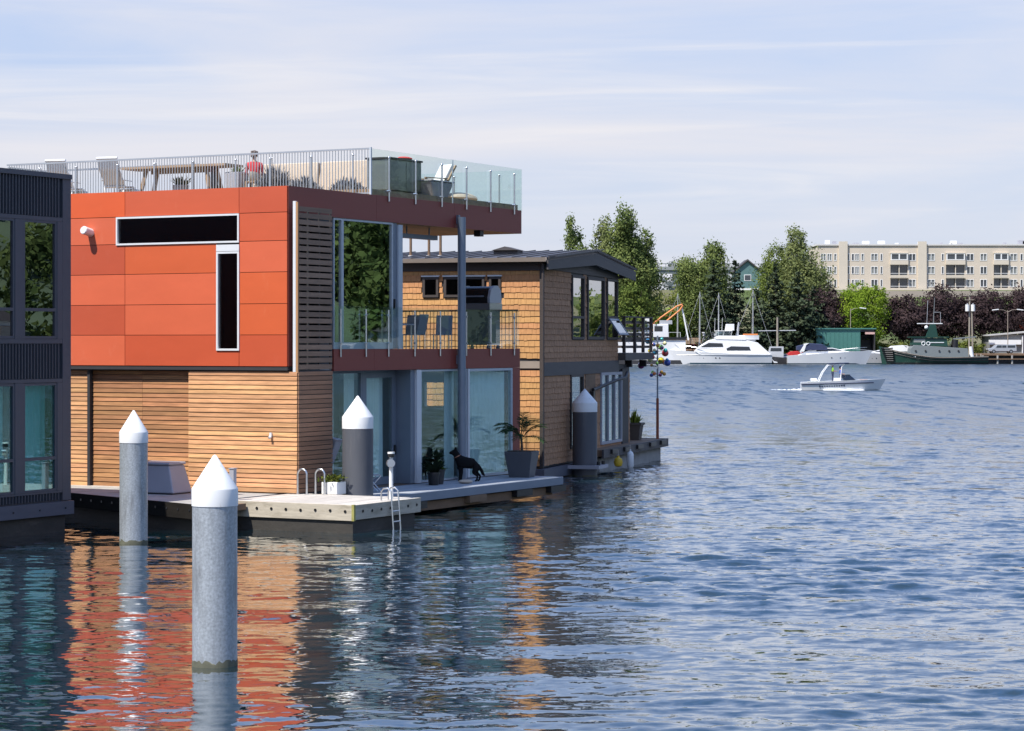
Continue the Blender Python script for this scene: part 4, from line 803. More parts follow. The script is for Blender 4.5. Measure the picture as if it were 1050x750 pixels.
for y in (-0.15, 0.15): MB().tube([(-0.2, y, 0), (0.18, y, 0.42)], 0.014, 6).tube([(0.2, y, 0), (-0.18, y, 0.42)], 0.014, 6).build('leg', M_STEEL, T)
MB().box(-0.19, 0.19, -0.16, 0.16, 0.42, 0.44).build('seat', M_PLASTIC_G, T)
T = thing('dog_bowl_mat', 'low tan pet bed lying on the deck in front of the dog', 'pet bed', RH.at(6.95, -1.05, 0.56), 0.2)
MB().sphere((0, 0, 0.055), 1.0, 18, 8, (0.20, 0.14, 0.055)).build('cushion', M_CANVAS, T, smooth=True); MB().sphere((0.02, 0.0, 0.10), 1.0, 14, 6, (0.12, 0.08, 0.02)).build('hollow', M_GUTTER, T, smooth=True)

# ---- skinned figures
def skin(name, verts, edges, sub=2, root=0):
    me = bpy.data.meshes.new(name + '_skeleton'); me.from_pydata([v[:3] for v in verts], edges, [])
    o = bpy.data.objects.new(name + '_tmp', me); COL.objects.link(o); o.modifiers.new('s', 'SKIN')
    for i, v in enumerate(verts):
        r = v[3]; me.skin_vertices[0].data[i].radius = (r, v[4] if len(v) > 4 else r); me.skin_vertices[0].data[i].use_root = (i == root)
    ss = o.modifiers.new('u', 'SUBSURF'); ss.levels = sub; ss.render_levels = sub
    dg = bpy.context.evaluated_depsgraph_get(); dg.update(); out = bpy.data.meshes.new_from_object(o.evaluated_get(dg))
    bpy.data.objects.remove(o); bpy.data.meshes.remove(me); out.name = name
    out.polygons.foreach_set('use_smooth', [True] * len(out.polygons)); return out
DB = mat('black_coat', (0.008, 0.008, 0.009), 0.85, spec=0.15)
def dog(name, label, loc, rotz, scale=1.0):
    V = [(0.0, 0, .60, .115, .125), (.18, 0, .57, .10, .11), (-.20, 0, .63, .135, .14), (-.30, 0, .74, .095), (-.36, 0, .86, .075), (-.42, 0, .945, .070), (-.52, 0, .925, .042), (-.61, 0, .905, .028),
         (.29, 0, .52, .10), (.39, 0, .44, .036), (.45, 0, .33, .042), (.50, 0, .22, .034), (.55, 0, .17, .014)]
    E = [(0, 1), (0, 2), (2, 3), (3, 4), (4, 5), (5, 6), (6, 7), (1, 8), (8, 9), (9, 10), (10, 11), (11, 12)]
    def chain(start, pts):
        a = start
        for p in pts: V.append(p); E.append((a, len(V) - 1)); a = len(V) - 1
    for s in (-1, 1):
        f = 0.0 if s < 0 else 0.06
        chain(2, [(-.25, s * .08, .46, .06), (-.25 + f, s * .085, .30, .038), (-.27 + f, s * .085, .10, .026), (-.275 + f, s * .085, .03, .03), (-.33 + f, s * .085, .018, .026)])
        g = -0.05 if s < 0 else 0.05
        chain(8, [(.28 + g * .6, s * .09, .40, .075), (.21 + g, s * .095, .29, .05), (.36 + g, s * .095, .17, .028), (.33 + g, s * .095, .04, .026), (.27 + g, s * .095, .018, .027)])
        chain(5, [(-.395, s * .045, 1.02, .030), (-.385, s * .055, 1.11, .010)])
    T = thing(name, label, 'dog', loc, rotz); T.scale = (scale,) * 3
    V = [(*p[:3], *[q * (1.42 if p[2] > .2 else 1.2) for q in p[3:]]) for p in V]; me = skin('body', V, E, 2); me.materials.append(DB); o = bpy.data.objects.new('body', me); COL.objects.link(o); o.parent = T
    MB().lathe([(0.112, -0.014), (0.120, 0), (0.112, 0.014)], 16).build('collar', mat('tan_collar', (0.45, 0.20, 0.12), 0.6), T, loc=(-.335, 0, .81), rot=(0, R_(-28), 0)); return T
dog('dog', 'black shepherd dog standing alert on the deck by the sliding doors', RH.at(7.85, -0.62, 0.56), 0.10, 0.84)
# ================================================================== PEOPLE
SKIN = mat('skin', (0.50, 0.28, 0.19), 0.6)
def person(label, loc, rotz, pose, shirt, pants, hair, scale=1.0, group=None, cap=None):
    # local +x is forward; z=0 is the ground (standing) or the floor under the seat
    T = thing('person', label, 'person', loc, rotz, group); T.scale = (scale,) * 3
    h = 0.95 if pose == 'stand' else 0.52
    V = [(0, 0, h, .13, .16), (0.0, 0, h + .18, .115, .15), (0.0, 0, h + .38, .12, .175), (-.01, 0, h + .50, .06, .07), (0.0, 0, h + .57, .055), (.015, 0, h + .66, .085, .075), (.01, 0, h + .75, .085, .078), (.005, 0, h + .80, .05)]
    E = [(0, 1), (1, 2), (2, 3), (3, 4), (4, 5), (5, 6), (6, 7)]; tg = ['p', 's', 's', 'k', 'k', 'k', 'k']
    def chain(st, pts, tags):
        a = st
        for p, t in zip(pts, tags): V.append(p); E.append((a, len(V) - 1)); tg.append(t); a = len(V) - 1
        return a
    chain(5, [(.105, 0, h + .655, .016)], ['k'])     # nose
    for s in (-1, 1):
        if pose == 'stand': leg = [(0, s * .10, h - .06, .10), (.02, s * .11, h - .47, .062), (-.01, s * .115, .09, .042), (.12, s * .12, .035, .035)]
        else: leg = [(.06, s * .11, h - .02, .10), (.42, s * .13, h - .02, .068), (.44, s * .13, .09, .044), (.56, s * .135, .035, .036)]
        chain(0, leg, ['p', 'p', 'p', 'b'])
        hx = .34 if pose != 'drive' else .42
        e = chain(2, [(0, s * .20, h + .42, .06), (.06, s * .25, h + .16, .045), (hx * .8, s * .20, h + .10, .034), (hx, s * .18, h + .11, .03, .04)], ['s', 's', 'k', 'k'])
        for q, fy in enumerate((-.03, -.01, .01, .03)): chain(e, [(hx + .05, s * .18 + fy, h + .11, .0095), (hx + .085 - abs(fy) * .4, s * .18 + fy, h + .095, .008)], ['k', 'k'])
        chain(e, [(hx + .01, s * .13, h + .13, .010), (hx + .045, s * .115, h + .125, .009)], ['k', 'k'])
    me = skin('body', V, E, 1)
    for m in (SKIN, shirt, pants, M_BLACK): me.materials.append(m)
    A = np.array([V[a][:3] for a, b in E]); B = np.array([V[b][:3] for a, b in E]); ix = {'k': 0, 's': 1, 'p': 2, 'b': 3}
    for p in me.polygons:
        c = np.array(p.center); d = B - A; t = np.clip(((c - A) * d).sum(1) / (d * d).sum(1), 0, 1); q = np.linalg.norm(c - (A + d * t[:, None]), axis=1); p.material_index = ix[tg[int(q.argmin())]]
    o = bpy.data.objects.new('body', me); COL.objects.link(o); o.parent = T
    r0 = random.Random(4); b = MB(); b.sphere((-.012, 0, h + .745), 1.0, 12, 8, (.108, .098, .092))
    for i in range(26): a = r0.uniform(0, 6.28); b.sphere((-.03 + .07 * math.cos(a), .085 * math.sin(a), h + .73 + r0.uniform(-.09, .07)), 0.034, 6, 5) if math.cos(a) < 0.6 else None
    b.build('hair', hair, T, smooth=True)
    for s in (-1, 1): MB().sphere((.098, s * .032, h + .70), 0.011, 6, 5).build('eye', M_BLACK, T)
    if cap: MB().lathe([(.112, h + .745), (.108, h + .80), (.07, h + .845), (.001, h + .855)], 14).box(.06, .20, -.07, .07, h + .745, h + .758).build('cap', cap, T, smooth=True)
    return T

# ================================================================== ROOF TERRACE
ZR = 8.27
def lounger(label, u, v, rot):
    T = thing('lounge_chair', label, 'lounge chair', RH.at(u, v, ZR), RH.a + rot, 'white sling loungers on the roof'); T.scale = (.86, .86, .84)
    fr = MB()
    for y in (-0.34, 0.34): fr.tube([(-0.05, y, 0.0), (0.10, y, 0.46), (0.75, y, 0.50), (0.85, y, 0.0)], 0.028, 8)
    fr.cyl((0.10, -.34, .46), (0.10, .34, .46), .022, n=8).cyl((0.75, -.34, .5), (0.75, .34, .5), .022, n=8); fr.build('frame', M_WHITE, T, smooth=True)
    bk = MB()
    for y in (-0.34, 0.34): bk.tube([(0.20, y, 0.42), (-0.30, y, 1.02), (-0.46, y, 1.36)], 0.028, 8)
    bk.cyl((-.46, -.36, 1.36), (-.46, .36, 1.36), .045, n=10); bk.build('back_frame', M_WHITE, T, smooth=True)
    MB().add([(0.20, -.31, .44), (0.20, .31, .44), (-.30, .31, 1.03), (-.30, -.31, 1.03), (-.45, .31, 1.34), (-.45, -.31, 1.34), (.18, -.31, .42), (.18, .31, .42), (-.32, .31, 1.01), (-.32, -.31, 1.01), (-.47, .31, 1.32), (-.47, -.31, 1.32)], [(0, 1, 2, 3), (3, 2, 4, 5), (6, 9, 8, 7), (9, 11, 10, 8)]).build('backrest', M_SLING, T)
    MB().box(0.12, 1.05, -.31, .31, 0.465, 0.485).build('seat', M_SLING, T); MB().box(1.05, 1.35, -.29, .29, 0.30, 0.46).build('footrest', M_SLING, T, bevel=0.04)
    for y in (-0.38, 0.38): MB().beam((-.1, y, .66), (.55, y, .66), .05, .03).build('arm', M_WHITE, T)
lounger('white sling lounger at the left end of the roof terrace', 4.75, 10.75, R_(12)); lounger('white sling lounger beside the teak table on the roof', 4.75, 8.95, R_(12))
T = thing('roof_table', 'long teak dining table with splayed legs on the roof terrace', 'table', RH.at(4.72, 6.6, ZR), RH.a)
MB().prism([(-.42, -1.75), (.42, -1.75), (.46, 0), (.42, 1.75), (-.42, 1.75), (-.46, 0)], 'z', 0.80, 0.86).build('table_top', M_TEAK, T)
for x in (-.3, .3):
    for y in (-1.0, 1.0): MB().beam((x, y * 1.18, 0), (x * .8, y, .80), .09, .09).build('leg', M_TEAK, T)
MB().beam((0, -1.0, .72), (0, 1.0, .72), .06, .1).build('stretcher', M_TEAK, T)
T = thing('roof_shrub', 'low olive shrub in a pot under the roof table', 'shrub', RH.at(4.9, 6.75, ZR), 0); pot(T, .36, .44, .36, M_PLASTIC_G, False); tuft(70, (0, 0, .34), .32, .05, .4, rg, 1.1, .7, .14).build('foliage', M_LF_OLIVE, T)
def cat_statue():
    T = thing('sitting_dog', 'dark sitting dog with pricked ears behind the roof table leg', 'dog', RH.at(4.75, 5.55, ZR), RH.a + R_(215)); T.scale = (1.0,) * 3
    V = [(0, 0, .14, .13), (.10, 0, .32, .12), (.18, 0, .50, .09), (.20, 0, .62, .06), (.22, 0, .72, .072), (.32, 0, .70, .042), (.39, 0, .69, .028), (-.12, 0, .06, .03), (-.28, .05, .04, .018)]
    E = [(0, 1), (1, 2), (2, 3), (3, 4), (4, 5), (5, 6), (0, 7), (7, 8)]
    for s in (-1, 1):
        n = len(V); V += [(.20, s * .07, .30, .045), (.21, s * .07, .12, .03), (.26, s * .07, .02, .03)]; E += [(2, n), (n, n + 1), (n + 1, n + 2)]
        n = len(V); V += [(.10, s * .12, .10, .07), (.20, s * .13, .03, .035)]; E += [(0, n), (n, n + 1)]
        n = len(V); V += [(.195, s * .045, .80, .024), (.19, s * .05, .88, .008)]; E += [(4, n), (n, n + 1)]
    me = skin('body', V, E, 2); me.materials.append(M_CHAR); o = bpy.data.objects.new('body', me); COL.objects.link(o); o.parent = T
cat_statue()
T = thing('roof_planter', 'pale square planter with a small green plant beside the seated person', 'planter', RH.at(4.65, 4.72, ZR), RH.a); pot(T, .42, .46, .62, M_PLASTIC_G); tuft(40, (0, 0, .62), .22, .05, .4, rg, 1.0, .8, .1).build('foliage', M_LF_GRN, T)
P_SH = mat('red_top', (0.55, 0.04, 0.05), 0.8); P_HAIR = mat('grey_brown_hair', (0.13, 0.10, 0.09), 0.8, var=0.3, scale=(30, 30, 30))
person('person in a red top sitting on the roof terrace behind the rail', RH.at(4.85, 4.28, ZR), RH.a + R_(30), 'sit', P_SH, mat('pale_trousers', (0.45, 0.42, 0.36), 0.8), P_HAIR, 0.90)
T = thing('roof_chair', 'light wooden chair holding the seated person on the roof', 'chair', RH.at(4.85, 4.28, ZR), RH.a + R_(30))
MB().box(-.22, .24, -.24, .24, .34, .38).build('seat', M_TEAK, T)
for x, y, hh in ((-.22, -.22, .34), (-.22, .22, .34), (.2, -.22, .34), (.2, .22, .34)): MB().box(x - .02, x + .02, y - .02, y + .02, 0, hh).build('leg', M_TEAK, T)
for y in (-.27, .27): MB().beam((-.2, y, .58), (.2, y, .58), .04).beam((-.2, y, .34), (-.2, y, .58), .035).beam((.18, y, .34), (.18, y, .58), .035).build('arm', M_TEAK, T)
def sofa(label, v0, v1):
    T = thing('covered_sofa', label, 'sofa', RH.at(6.3, (v0 + v1) / 2, ZR), RH.a, 'canvas covered sofas on the roof'); L = (v1 - v0) / 2
    MB().loft([[(-.42, y, 0), (.5, y, 0), (.52, y * 0.985, .45), (.16, y * .98, .52), (.02, y * .97, .90), (-.30, y * .96, .94), (-.40, y * .98, .5)] for y in np.linspace(-L, L, 9)]).build('canvas_cover', M_CANVAS, T, smooth=True, bevel=0.03)
    MB().box(-.44, .54, -L + .02, L - .02, 0.0, 0.05).build('base', M_TEAK, T)
sofa('beige canvas covered sofa behind the taller lavender bush', 2.95, 5.1); sofa('beige canvas covered sofa next to the steel kitchen block', 0.95, 2.92)
def lav(label, u, v, w, h, n):
    T = thing('lavender_bush', label, 'bush', RH.at(u, v, 8.06), 0, 'grey lavender bushes behind the roof rail'); b = MB()
    for i in range(n):
        a = rg.uniform(0, 6.28); q = math.sqrt(rg.random()); x, y = q * math.cos(a) * w, q * math.sin(a) * 0.4; hh = h * (1 - 0.55 * q * q) * rg.uniform(0.5, 1.0)
        blade(b, (x * .8, y * .8, hh * .45), (x * .5 + rg.gauss(0, .35), y * .5 + rg.gauss(0, .35), 1), hh * .6, 0.06, 0.25, rg, 2)
    b.build('foliage', M_LF_LAV, T); MB().cyl((0, 0, 0), (0, 0, h * .5), .04, n=6).build('stem', M_BARK, T)
lav('tall grey lavender bush behind the roof rail near the seated person', 4.35, 3.30, .55, 1.05, 900); lav('low grey lavender bush in front of the canvas sofas', 4.35, 2.35, .60, .70, 700); lav('low grey lavender bush by the roof rail corner post', 4.40, 1.05, .60, .62, 700)
T = thing('outdoor_kitchen', 'dark steel outdoor kitchen block behind the roof glass rail', 'kitchen block', RH.at(6.6, 0.95, ZR), RH.a)
MB().box(-.85, .85, -.35, .35, .10, .92).build('cabinet', mat('dark_steel_cabinet', (0.22, 0.24, 0.235), 0.28, 0.6, var=0.06), T, bevel=0.015); MB().box(-.88, .88, -.38, .38, .925, .97).build('worktop', M_CHAR, T)
for x in (-.42, .42): MB().box(x - .38, x + .38, -.362, -.352, .16, .88).build('door', MATS['dark_steel_cabinet'], T)
MB().box(-.8, .8, -.3, .3, 0, .10).build('plinth', M_BLACK, T)
tag(MB().sphere((0, 0, .05), 1, 14, 8, (.30, .16, .05)).build('folded_towel', mat('red_towel', (0.6, 0.05, 0.05), .9), smooth=True, loc=RH.at(7.0, 0.85, ZR + .97), rot=(0, 0, RH.a)), 'red folded towel lying on the steel kitchen block', 'towel')
T = thing('roof_tub', 'grey tapered tub standing behind the roof glass rail', 'tub', RH.at(8.0, 0.55, ZR), RH.a)
frus(MB(), -.42, .42, -.22, .22, 0, -.62, .62, -.30, .30, .42).build('body', M_PLASTIC_G, T, bevel=0.03); MB().box(-.64, .64, -.32, .32, .425, .46).build('rim', M_PLASTIC_G, T, bevel=0.01)
T = thing('deck_chair', 'wooden deck chair with white cushion reclining behind the glass rail', 'deck chair', RH.at(8.9, 1.1, ZR), RH.a + R_(160))
for y in (-.28, .28): MB().beam((.55, y, .30), (-.25, y, .42), .05).beam((-.15, y, .25), (-.62, y, .98), .05).beam((.45, y, 0), (.45, y, .6), .05).beam((-.3, y, 0), (-.1, y, .58), .05).beam((-.3, y, .6), (.5, y, .6), .06, .03).build('side_frame', M_TEAK, T)
MB().obox((.15, 0, .42), (.75, .5, .09), (0, R_(8), 0)).build('seat_cushion', M_SLING, T, bevel=.02); MB().obox((-.36, 0, .70), (.10, .5, .70), (0, R_(-32), 0)).build('back_cushion', M_SLING, T, bevel=.02)
tag(MB().sphere((0, 0, .0), 1, 18, 8, (.75, .35, .16)).build('canvas_bag', M_CANVAS, smooth=True, loc=RH.at(9.9, .75, ZR + .10), rot=(0, 0, RH.a)), 'low beige canvas bundle on the roof deck by the far glass', 'bundle')
# ================================================================== FIRST FLOOR TERRACE
ZT = 4.085
T = thing('barbecue', 'gas barbecue with black lid and silver end caps on the first floor terrace', 'barbecue', RH.at(11.38, 0.95, ZT), RH.a); T.scale = (1.1, 1.12, 1.06)
prof = [(-.30, 1.28), (-.31, 1.42), (-.24, 1.62), (-.08, 1.73), (.12, 1.74), (.28, 1.62), (.32, 1.40), (.32, 1.28)]
MB().prism(prof, 'y', -.38, .38).build('lid', mat('black_enamel', (0.015, 0.014, 0.015), 0.25), T, smooth=True)
for s in (-1, 1): MB().prism([(x * 1.03, 1.28 + (z - 1.28) * 1.03) for x, z in prof], 'y', *sorted((s * .382, s * .45))).build('end_cap', mat('silver_cap', (0.45, 0.47, 0.52), .35, .5), T)
MB().box(-.34, .34, -.46, .46, 1.10, 1.275).build('firebox', M_STEEL, T); MB().box(-.3, .3, -.42, .42, .15, 1.095).build('cart', MATS['dark_steel_cabinet'], T)
MB().cyl((-.36, -.3, 1.46), (-.36, .3, 1.46), .018, n=8).build('handle', M_STEEL, T)
for x in (-.26, .26):
    for y in (-.38, .38): MB().cyl((x, y - .02, .075), (x, y + .02, .075), .075, n=12).build('wheel', M_BLACK, T)
T = thing('terrace_table', 'small steel table behind the terrace glass rail', 'table', RH.at(7.2, 1.4, ZT), RH.a)
MB().box(-.55, .55, -.4, .4, .70, .74).build('table_top', M_PLASTIC_G, T)
for x in (-.48, .48):
    for y in (-.34, .34): MB().cyl((x, y, 0), (x, y, .7), .022, n=8).build('leg', M_STEEL, T)
for (u, v, r, lab) in ((7.3, 0.75, R_(90), 'steel mesh chair in front of the terrace table by the glass rail'), (9.3, 1.0, R_(200), 'steel mesh chair standing alone between the table and the barbecue'), (6.2, 1.1, 0, 'steel mesh chair on the near side of the terrace table'), (8.3, 1.5, math.pi, 'steel mesh chair on the far side of the terrace table')):
    T = thing('terrace_chair', lab, 'chair', RH.at(u, v, ZT), RH.a + r, 'steel mesh chairs on the terrace')
    MB().box(-.22, .24, -.24, .24, .44, .46).build('seat', M_POST, T); MB().obox((-.27, 0, .72), (.03, .46, .55), (0, R_(-12), 0)).build('backrest', M_POST, T)
    for x in (-.22, .22):
        for y in (-.22, .22): MB().cyl((x, y, 0), (x, y, .44), .014, n=6).build('leg', M_STEEL, T)
T = thing('deck_lounger', 'blue grey sling lounger with raised back beside the glazed corner', 'lounge chair', RH.at(6.6, 2.9, ZT), RH.a + R_(-90))
for y in (-.3, .3): MB().beam((-.75, y, 1.45), (.3, y, .35), .05).beam((.3, y, .35), (1.1, y, .33), .05).beam((.2, y, 0), (.2, y, .4), .05).beam((-.5, y, 0), (-.5, y, 1.15), .04).build('side_frame', M_BLUEALU, T)
MB().obox((-.22, 0, .92), (1.5, .56, .03), (0, R_(46), 0)).build('back_sling', mat('blue_sling', (0.10, 0.16, 0.28), .8), T); MB().box(.3, 1.1, -.28, .28, .34, .36).build('seat_sling', MATS['blue_sling'], T)
# ================================================================== FAR SHORE: TREES
LF = dict(
  poplar=leafmat('poplar_leaf', (0.11, 0.155, 0.050), (0.24, 0.285, 0.095), 0.30, 0.35),
  pale=leafmat('pale_poplar_leaf', (0.14, 0.175, 0.065), (0.27, 0.30, 0.12), 0.30, 0.35),
  green=leafmat('broadleaf_green', (0.085, 0.13, 0.034), (0.20, 0.245, 0.062), 0.30, 0.3),
  lime=leafmat('lime_green_leaf', (0.15, 0.235, 0.025), (0.27, 0.36, 0.045), 0.35, 0.35),
  conifer=leafmat('conifer_needles', (0.026, 0.042, 0.030), (0.085, 0.105, 0.058), 0.5, 0.12),
  plum=leafmat('purple_plum_leaf', (0.034, 0.024, 0.027), (0.088, 0.060, 0.060), 0.5, 0.2),
  hedge=leafmat('hedge_leaf', (0.10, 0.13, 0.03), (0.21, 0.23, 0.06), 0.4, 0.3),
  forest=leafmat('far_forest_leaf', (0.045, 0.075, 0.026), (0.115, 0.155, 0.052), 0.12, 0.25),
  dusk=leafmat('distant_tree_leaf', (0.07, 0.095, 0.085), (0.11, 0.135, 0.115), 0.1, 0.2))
def cards(pos, size, rng, flat=0.0, nrm=None):
    n = len(pos); nv = rng.normal(size=(n, 3)) if nrm is None else nrm + rng.normal(size=(n, 3)) * 0.55
    nv /= np.linalg.norm(nv, axis=1)[:, None]; a = np.cross(nv, rng.normal(size=(n, 3))); a /= np.linalg.norm(a, axis=1)[:, None]; b = np.cross(nv, a)
    s = (size * rng.uniform(0.6, 1.35, n))[:, None]; a = a * s; b = b * s * 0.62
    v = np.stack([pos - a * .5 - b * .18, pos - a * .05 + b * .5, pos + a * .55 + b * .1, pos - b * .5], 1).reshape(-1, 3)
    f = np.arange(n * 4).reshape(n, 4); return v, f
def np_mesh(name, v, f, m):
    me = bpy.data.meshes.new(name); me.vertices.add(len(v)); me.vertices.foreach_set('co', v.astype(np.float32).ravel()); me.loops.add(f.size); me.loops.foreach_set('vertex_index', f.ravel().astype(np.int32))
    me.polygons.add(len(f)); me.polygons.foreach_set('loop_start', np.arange(0, f.size, 4, dtype=np.int32)); me.update(calc_edges=True); me.materials.append(m); return me
def crown_pts(ells, n, rng, clump=0.16, ncl=None):
    out = []; nr = []; w = np.array([e[3] * e[4] * e[5] for e in ells]) ** 0.7; w /= w.sum()
    for e, k in zip(ells, (w * n).astype(int)):
        c = np.array(e[:3]); r = np.array(e[3:6]); nc = ncl or max(14, int(k / 45)); d = rng.normal(size=(nc, 3)); d /= np.linalg.norm(d, axis=1)[:, None]
        cc = d * rng.uniform(0.55, 1.0, nc)[:, None]; j = rng.integers(0, nc, k); p = cc[j] + rng.normal(size=(k, 3)) * clump * rng.uniform(0.6, 1.3, nc)[j][:, None]
        out.append(c + p * r); q = p / (np.linalg.norm(p, axis=1)[:, None] + 1e-6); nr.append(q)
    return np.concatenate(out), np.concatenate(nr)
def tree(name, label, X, Y, z0, ells, n, leaf, lm, trunk=(0.35, 0.5), group=None, limbs=6, seed=0, clump=0.16):
    rng = np.random.default_rng(seed + 100); rl = random.Random(seed); T = thing(name, label, 'tree', (X, Y, z0), 0, group)
    zt = max(e[2] for e in ells); lo = min(e[2] - e[5] for e in ells); b = MB(); r = trunk[0]
    b.tube([(0, 0, -0.5), (0.05, 0, lo * 0.6 + 0.5), (rl.uniform(-.3, .3), rl.uniform(-.3, .3), zt * 0.75), (0, 0, zt)], [r, r * .8, r * .5, r * .2], 8)
    for i in range(limbs):
        e = rl.choice(ells); a = rl.uniform(0, 6.28); h = rl.uniform(max(1.0, lo * 0.8), zt * 0.8); b.tube([(0, 0, h), (e[0] * .5 + math.cos(a) * e[3] * .4, e[1] * .5 + math.sin(a) * e[4] * .4, h + (e[2] - h) * .5 + 0.6), (e[0] + math.cos(a) * e[3] * .7, e[1] + math.sin(a) * e[4] * .7, e[2] + rl.uniform(0, .5) * e[5])], [r * .45, r * .25, r * .08], 6)
    b.build('trunk', M_BARK, T, smooth=True); p, q = crown_pts(ells, n, rng, clump); v, f = cards(p, leaf, rng, nrm=q)
    o = bpy.data.objects.new('crown', np_mesh('crown', v, f, lm)); COL.objects.link(o); o.parent = T; return T
def conifer(label, X, Y, z0, h, R, seed, lm=None, group='dark conifers on the far shore', dens=1.0):
    rng = np.random.default_rng(seed); T = thing('conifer', label, 'tree', (X, Y, z0), 0, group); pts = []; nr = []
    lv = int(h / 0.62)
    for i in range(lv):
        t = (i + rng.uniform(0, .6)) / lv; z = h * (0.05 + 0.95 * t); rr = R * (1 - t) ** 0.78 * rng.uniform(0.75, 1.12) + 0.15; nb = int((5 + 9 * (1 - t)) * dens)
        for k in range(nb):
            a = rng.uniform(0, 6.28); L = rr * rng.uniform(0.55, 1.12); m = max(3, int(L * 3.4)); s = np.linspace(0.15, 1, m); x = s * L
            dz = 0.18 * x - 0.085 * x * x * (2.2 / max(R, 1)) - rng.uniform(0, .3); pts.append(np.stack([np.cos(a) * x, np.sin(a) * x, z + dz], 1) + rng.normal(size=(m, 3)) * 0.16); nr.append(np.tile([np.cos(a) * .35, np.sin(a) * .35, 1.0], (m, 1)))
    p = np.concatenate(pts); v, f = cards(p, 0.85, rng, nrm=np.concatenate(nr)); o = bpy.data.objects.new('crown', np_mesh('crown', v, f, lm or LF['conifer'])); COL.objects.link(o); o.parent = T
    b = MB().tube([(0, 0, -0.5), (0.05, 0.0, h * .5), (0, 0, h * .97)], [0.35, 0.22, 0.04], 7)
    for i in range(10): a = i * 2.4; z = h * (.1 + .07 * i); L = R * (1 - z / h) * .7; b.tube([(0, 0, z), (math.cos(a) * L, math.sin(a) * L, z - .1)], [.07, .02], 5)
    b.build('trunk', M_BARK, T, smooth=True); return T
# X = bearing x distance; far shore lies about 500 m off
def poplar(label, X, Y, z0, h, w, seed, lm='poplar', n=8500):
    el = []; r0 = random.Random(seed)
    for i in range(9):
        t = i / 8; el.append((r0.uniform(-.35, .35) * w, r0.uniform(-.3, .3) * w, h * (0.16 + 0.76 * t), w * (0.62 + 0.45 * math.sin(math.pi * (0.25 + 0.65 * t))) * r0.uniform(.7, 1.1) * (1.0 - 0.45 * t * t), w * .6 * (1.0 - 0.4 * t * t), h * 0.115))
    return tree('poplar_tree', label, X, Y, z0, el, n, 0.54, LF[lm], (0.25,), 'tall poplars on the far shore', 8, seed, 0.27)
poplar('slim poplar rising alone just above the shingle roof ridge', 13.2, 490, 2, 27.8, 4.0, 1, 'poplar', 13000); poplar('pale thin leaved poplar left of the tallest poplars', 20.2, 492, 2, 28.0, 4.4, 2, 'pale', 12000)
poplar('tallest poplar of the far shore behind the shingle house', 24.3, 489, 2, 30.2, 4.6, 3, 'poplar', 24000); poplar('broad poplar left of the bridge', 27.0, 494, 2, 25.0, 4.2, 4, 'poplar', 17000)
tree('broadleaf_tree', 'full green broadleaf tree below the poplars by the balcony', 24.6, 484, 1.5, [(-1, 0, 5.5, 4.4, 4, 4.2), (2, 0, 8, 3.4, 3.6, 3.8), (-2, .5, 10, 3.2, 3, 3.4), (1, -.5, 12.5, 2.6, 2.6, 2.8)], 9500, 0.46, LF['green'], (0.4,), 'green broadleaf trees on the far shore', 8, 5)
tree('broadleaf_tree', 'rounded light green tree behind the crane boom', 33.6, 505, 2.0, [(0, 0, 4.5, 4.6, 4, 4), (1, 0, 7, 3.2, 3, 2.6)], 3800, 0.55, LF['lime'], (0.35,), 'green broadleaf trees on the far shore', 6, 6)
tree('broadleaf_tree', 'olive tree filling the gap below the bridge', 35.5, 540, 9, [(-3, 0, 4, 4.5, 4, 3.6), (3, 0, 4.6, 4.4, 4, 3.2)], 3400, 0.6, LF['hedge'], (0.3,), 'green broadleaf trees on the far shore', 5, 7)
tree('broadleaf_tree', 'feathery mid green tree at the left of the dark conifers', 39.3, 507, 2, [(0, 0, 8, 4.4, 4.0, 6), (.5, 0, 14, 3.8, 3.4, 5.5), (-1.5, 0, 17.4, 2.8, 2.6, 3.4)], 15000, 0.47, LF['poplar'], (0.4,), 'green broadleaf trees on the far shore', 8, 8, 0.2)
tree('broadleaf_tree', 'tall feathery green tree topping the conifers beside the teal gable', 43.2, 509, 2.4, [(0, 0, 11, 4.4, 4, 6), (0.4, 0, 17.0, 3.6, 3.4, 4.6), (.8, 0, 21, 2.2, 2.2, 3.0)], 15000, 0.47, LF['poplar'], (0.4,), 'green broadleaf trees on the far shore', 8, 9, 0.2)
conifer('dark conifer behind the white yacht bow', 42.3, 492, 2, 20.0, 5.6, 11); conifer('dark conifer with brownish tip left of the teal gable', 47.3, 497, 2, 20.0, 5.6, 12); conifer('low broad conifer in front of the teal gable', 51.2, 491, 2, 14.2, 5.0, 13)
conifer('tall dark conifer right of the teal gable', 55.6, 494, 2, 19.4, 6.2, 14); conifer('dark conifer behind the bare boat mast', 60.0, 491, 2, 17.6, 6.2, 15); conifer('dense dark conifer with lifted branches left of the purple plum', 64.0, 497, 2, 14.6, 5.2, 16)
tree('broadleaf_tree', 'tallest light green tree left of the apartment block', 62.6, 513, 3, [(-1, 0, 12, 5.4, 5, 6), (2.0, 0, 14, 5.4, 5, 5.6), (0, 0, 19, 4.2, 4, 4.6), (-.4, 0, 23.4, 2.4, 2.4, 3.2)], 19000, 0.48, LF['pale'], (0.45,), 'green broadleaf trees on the far shore', 9, 17, 0.2)
tree('broadleaf_tree', 'dark green tree behind the tallest light green tree', 58.6, 517, 4, [(-1, 0, 12, 4.6, 4, 6), (5, 0, 14, 4.2, 4, 5), (0, 0, 18, 3.4, 3.4, 4.2)], 16000, 0.42, LF['green'], (0.4,), 'green broadleaf trees on the far shore', 7, 18)
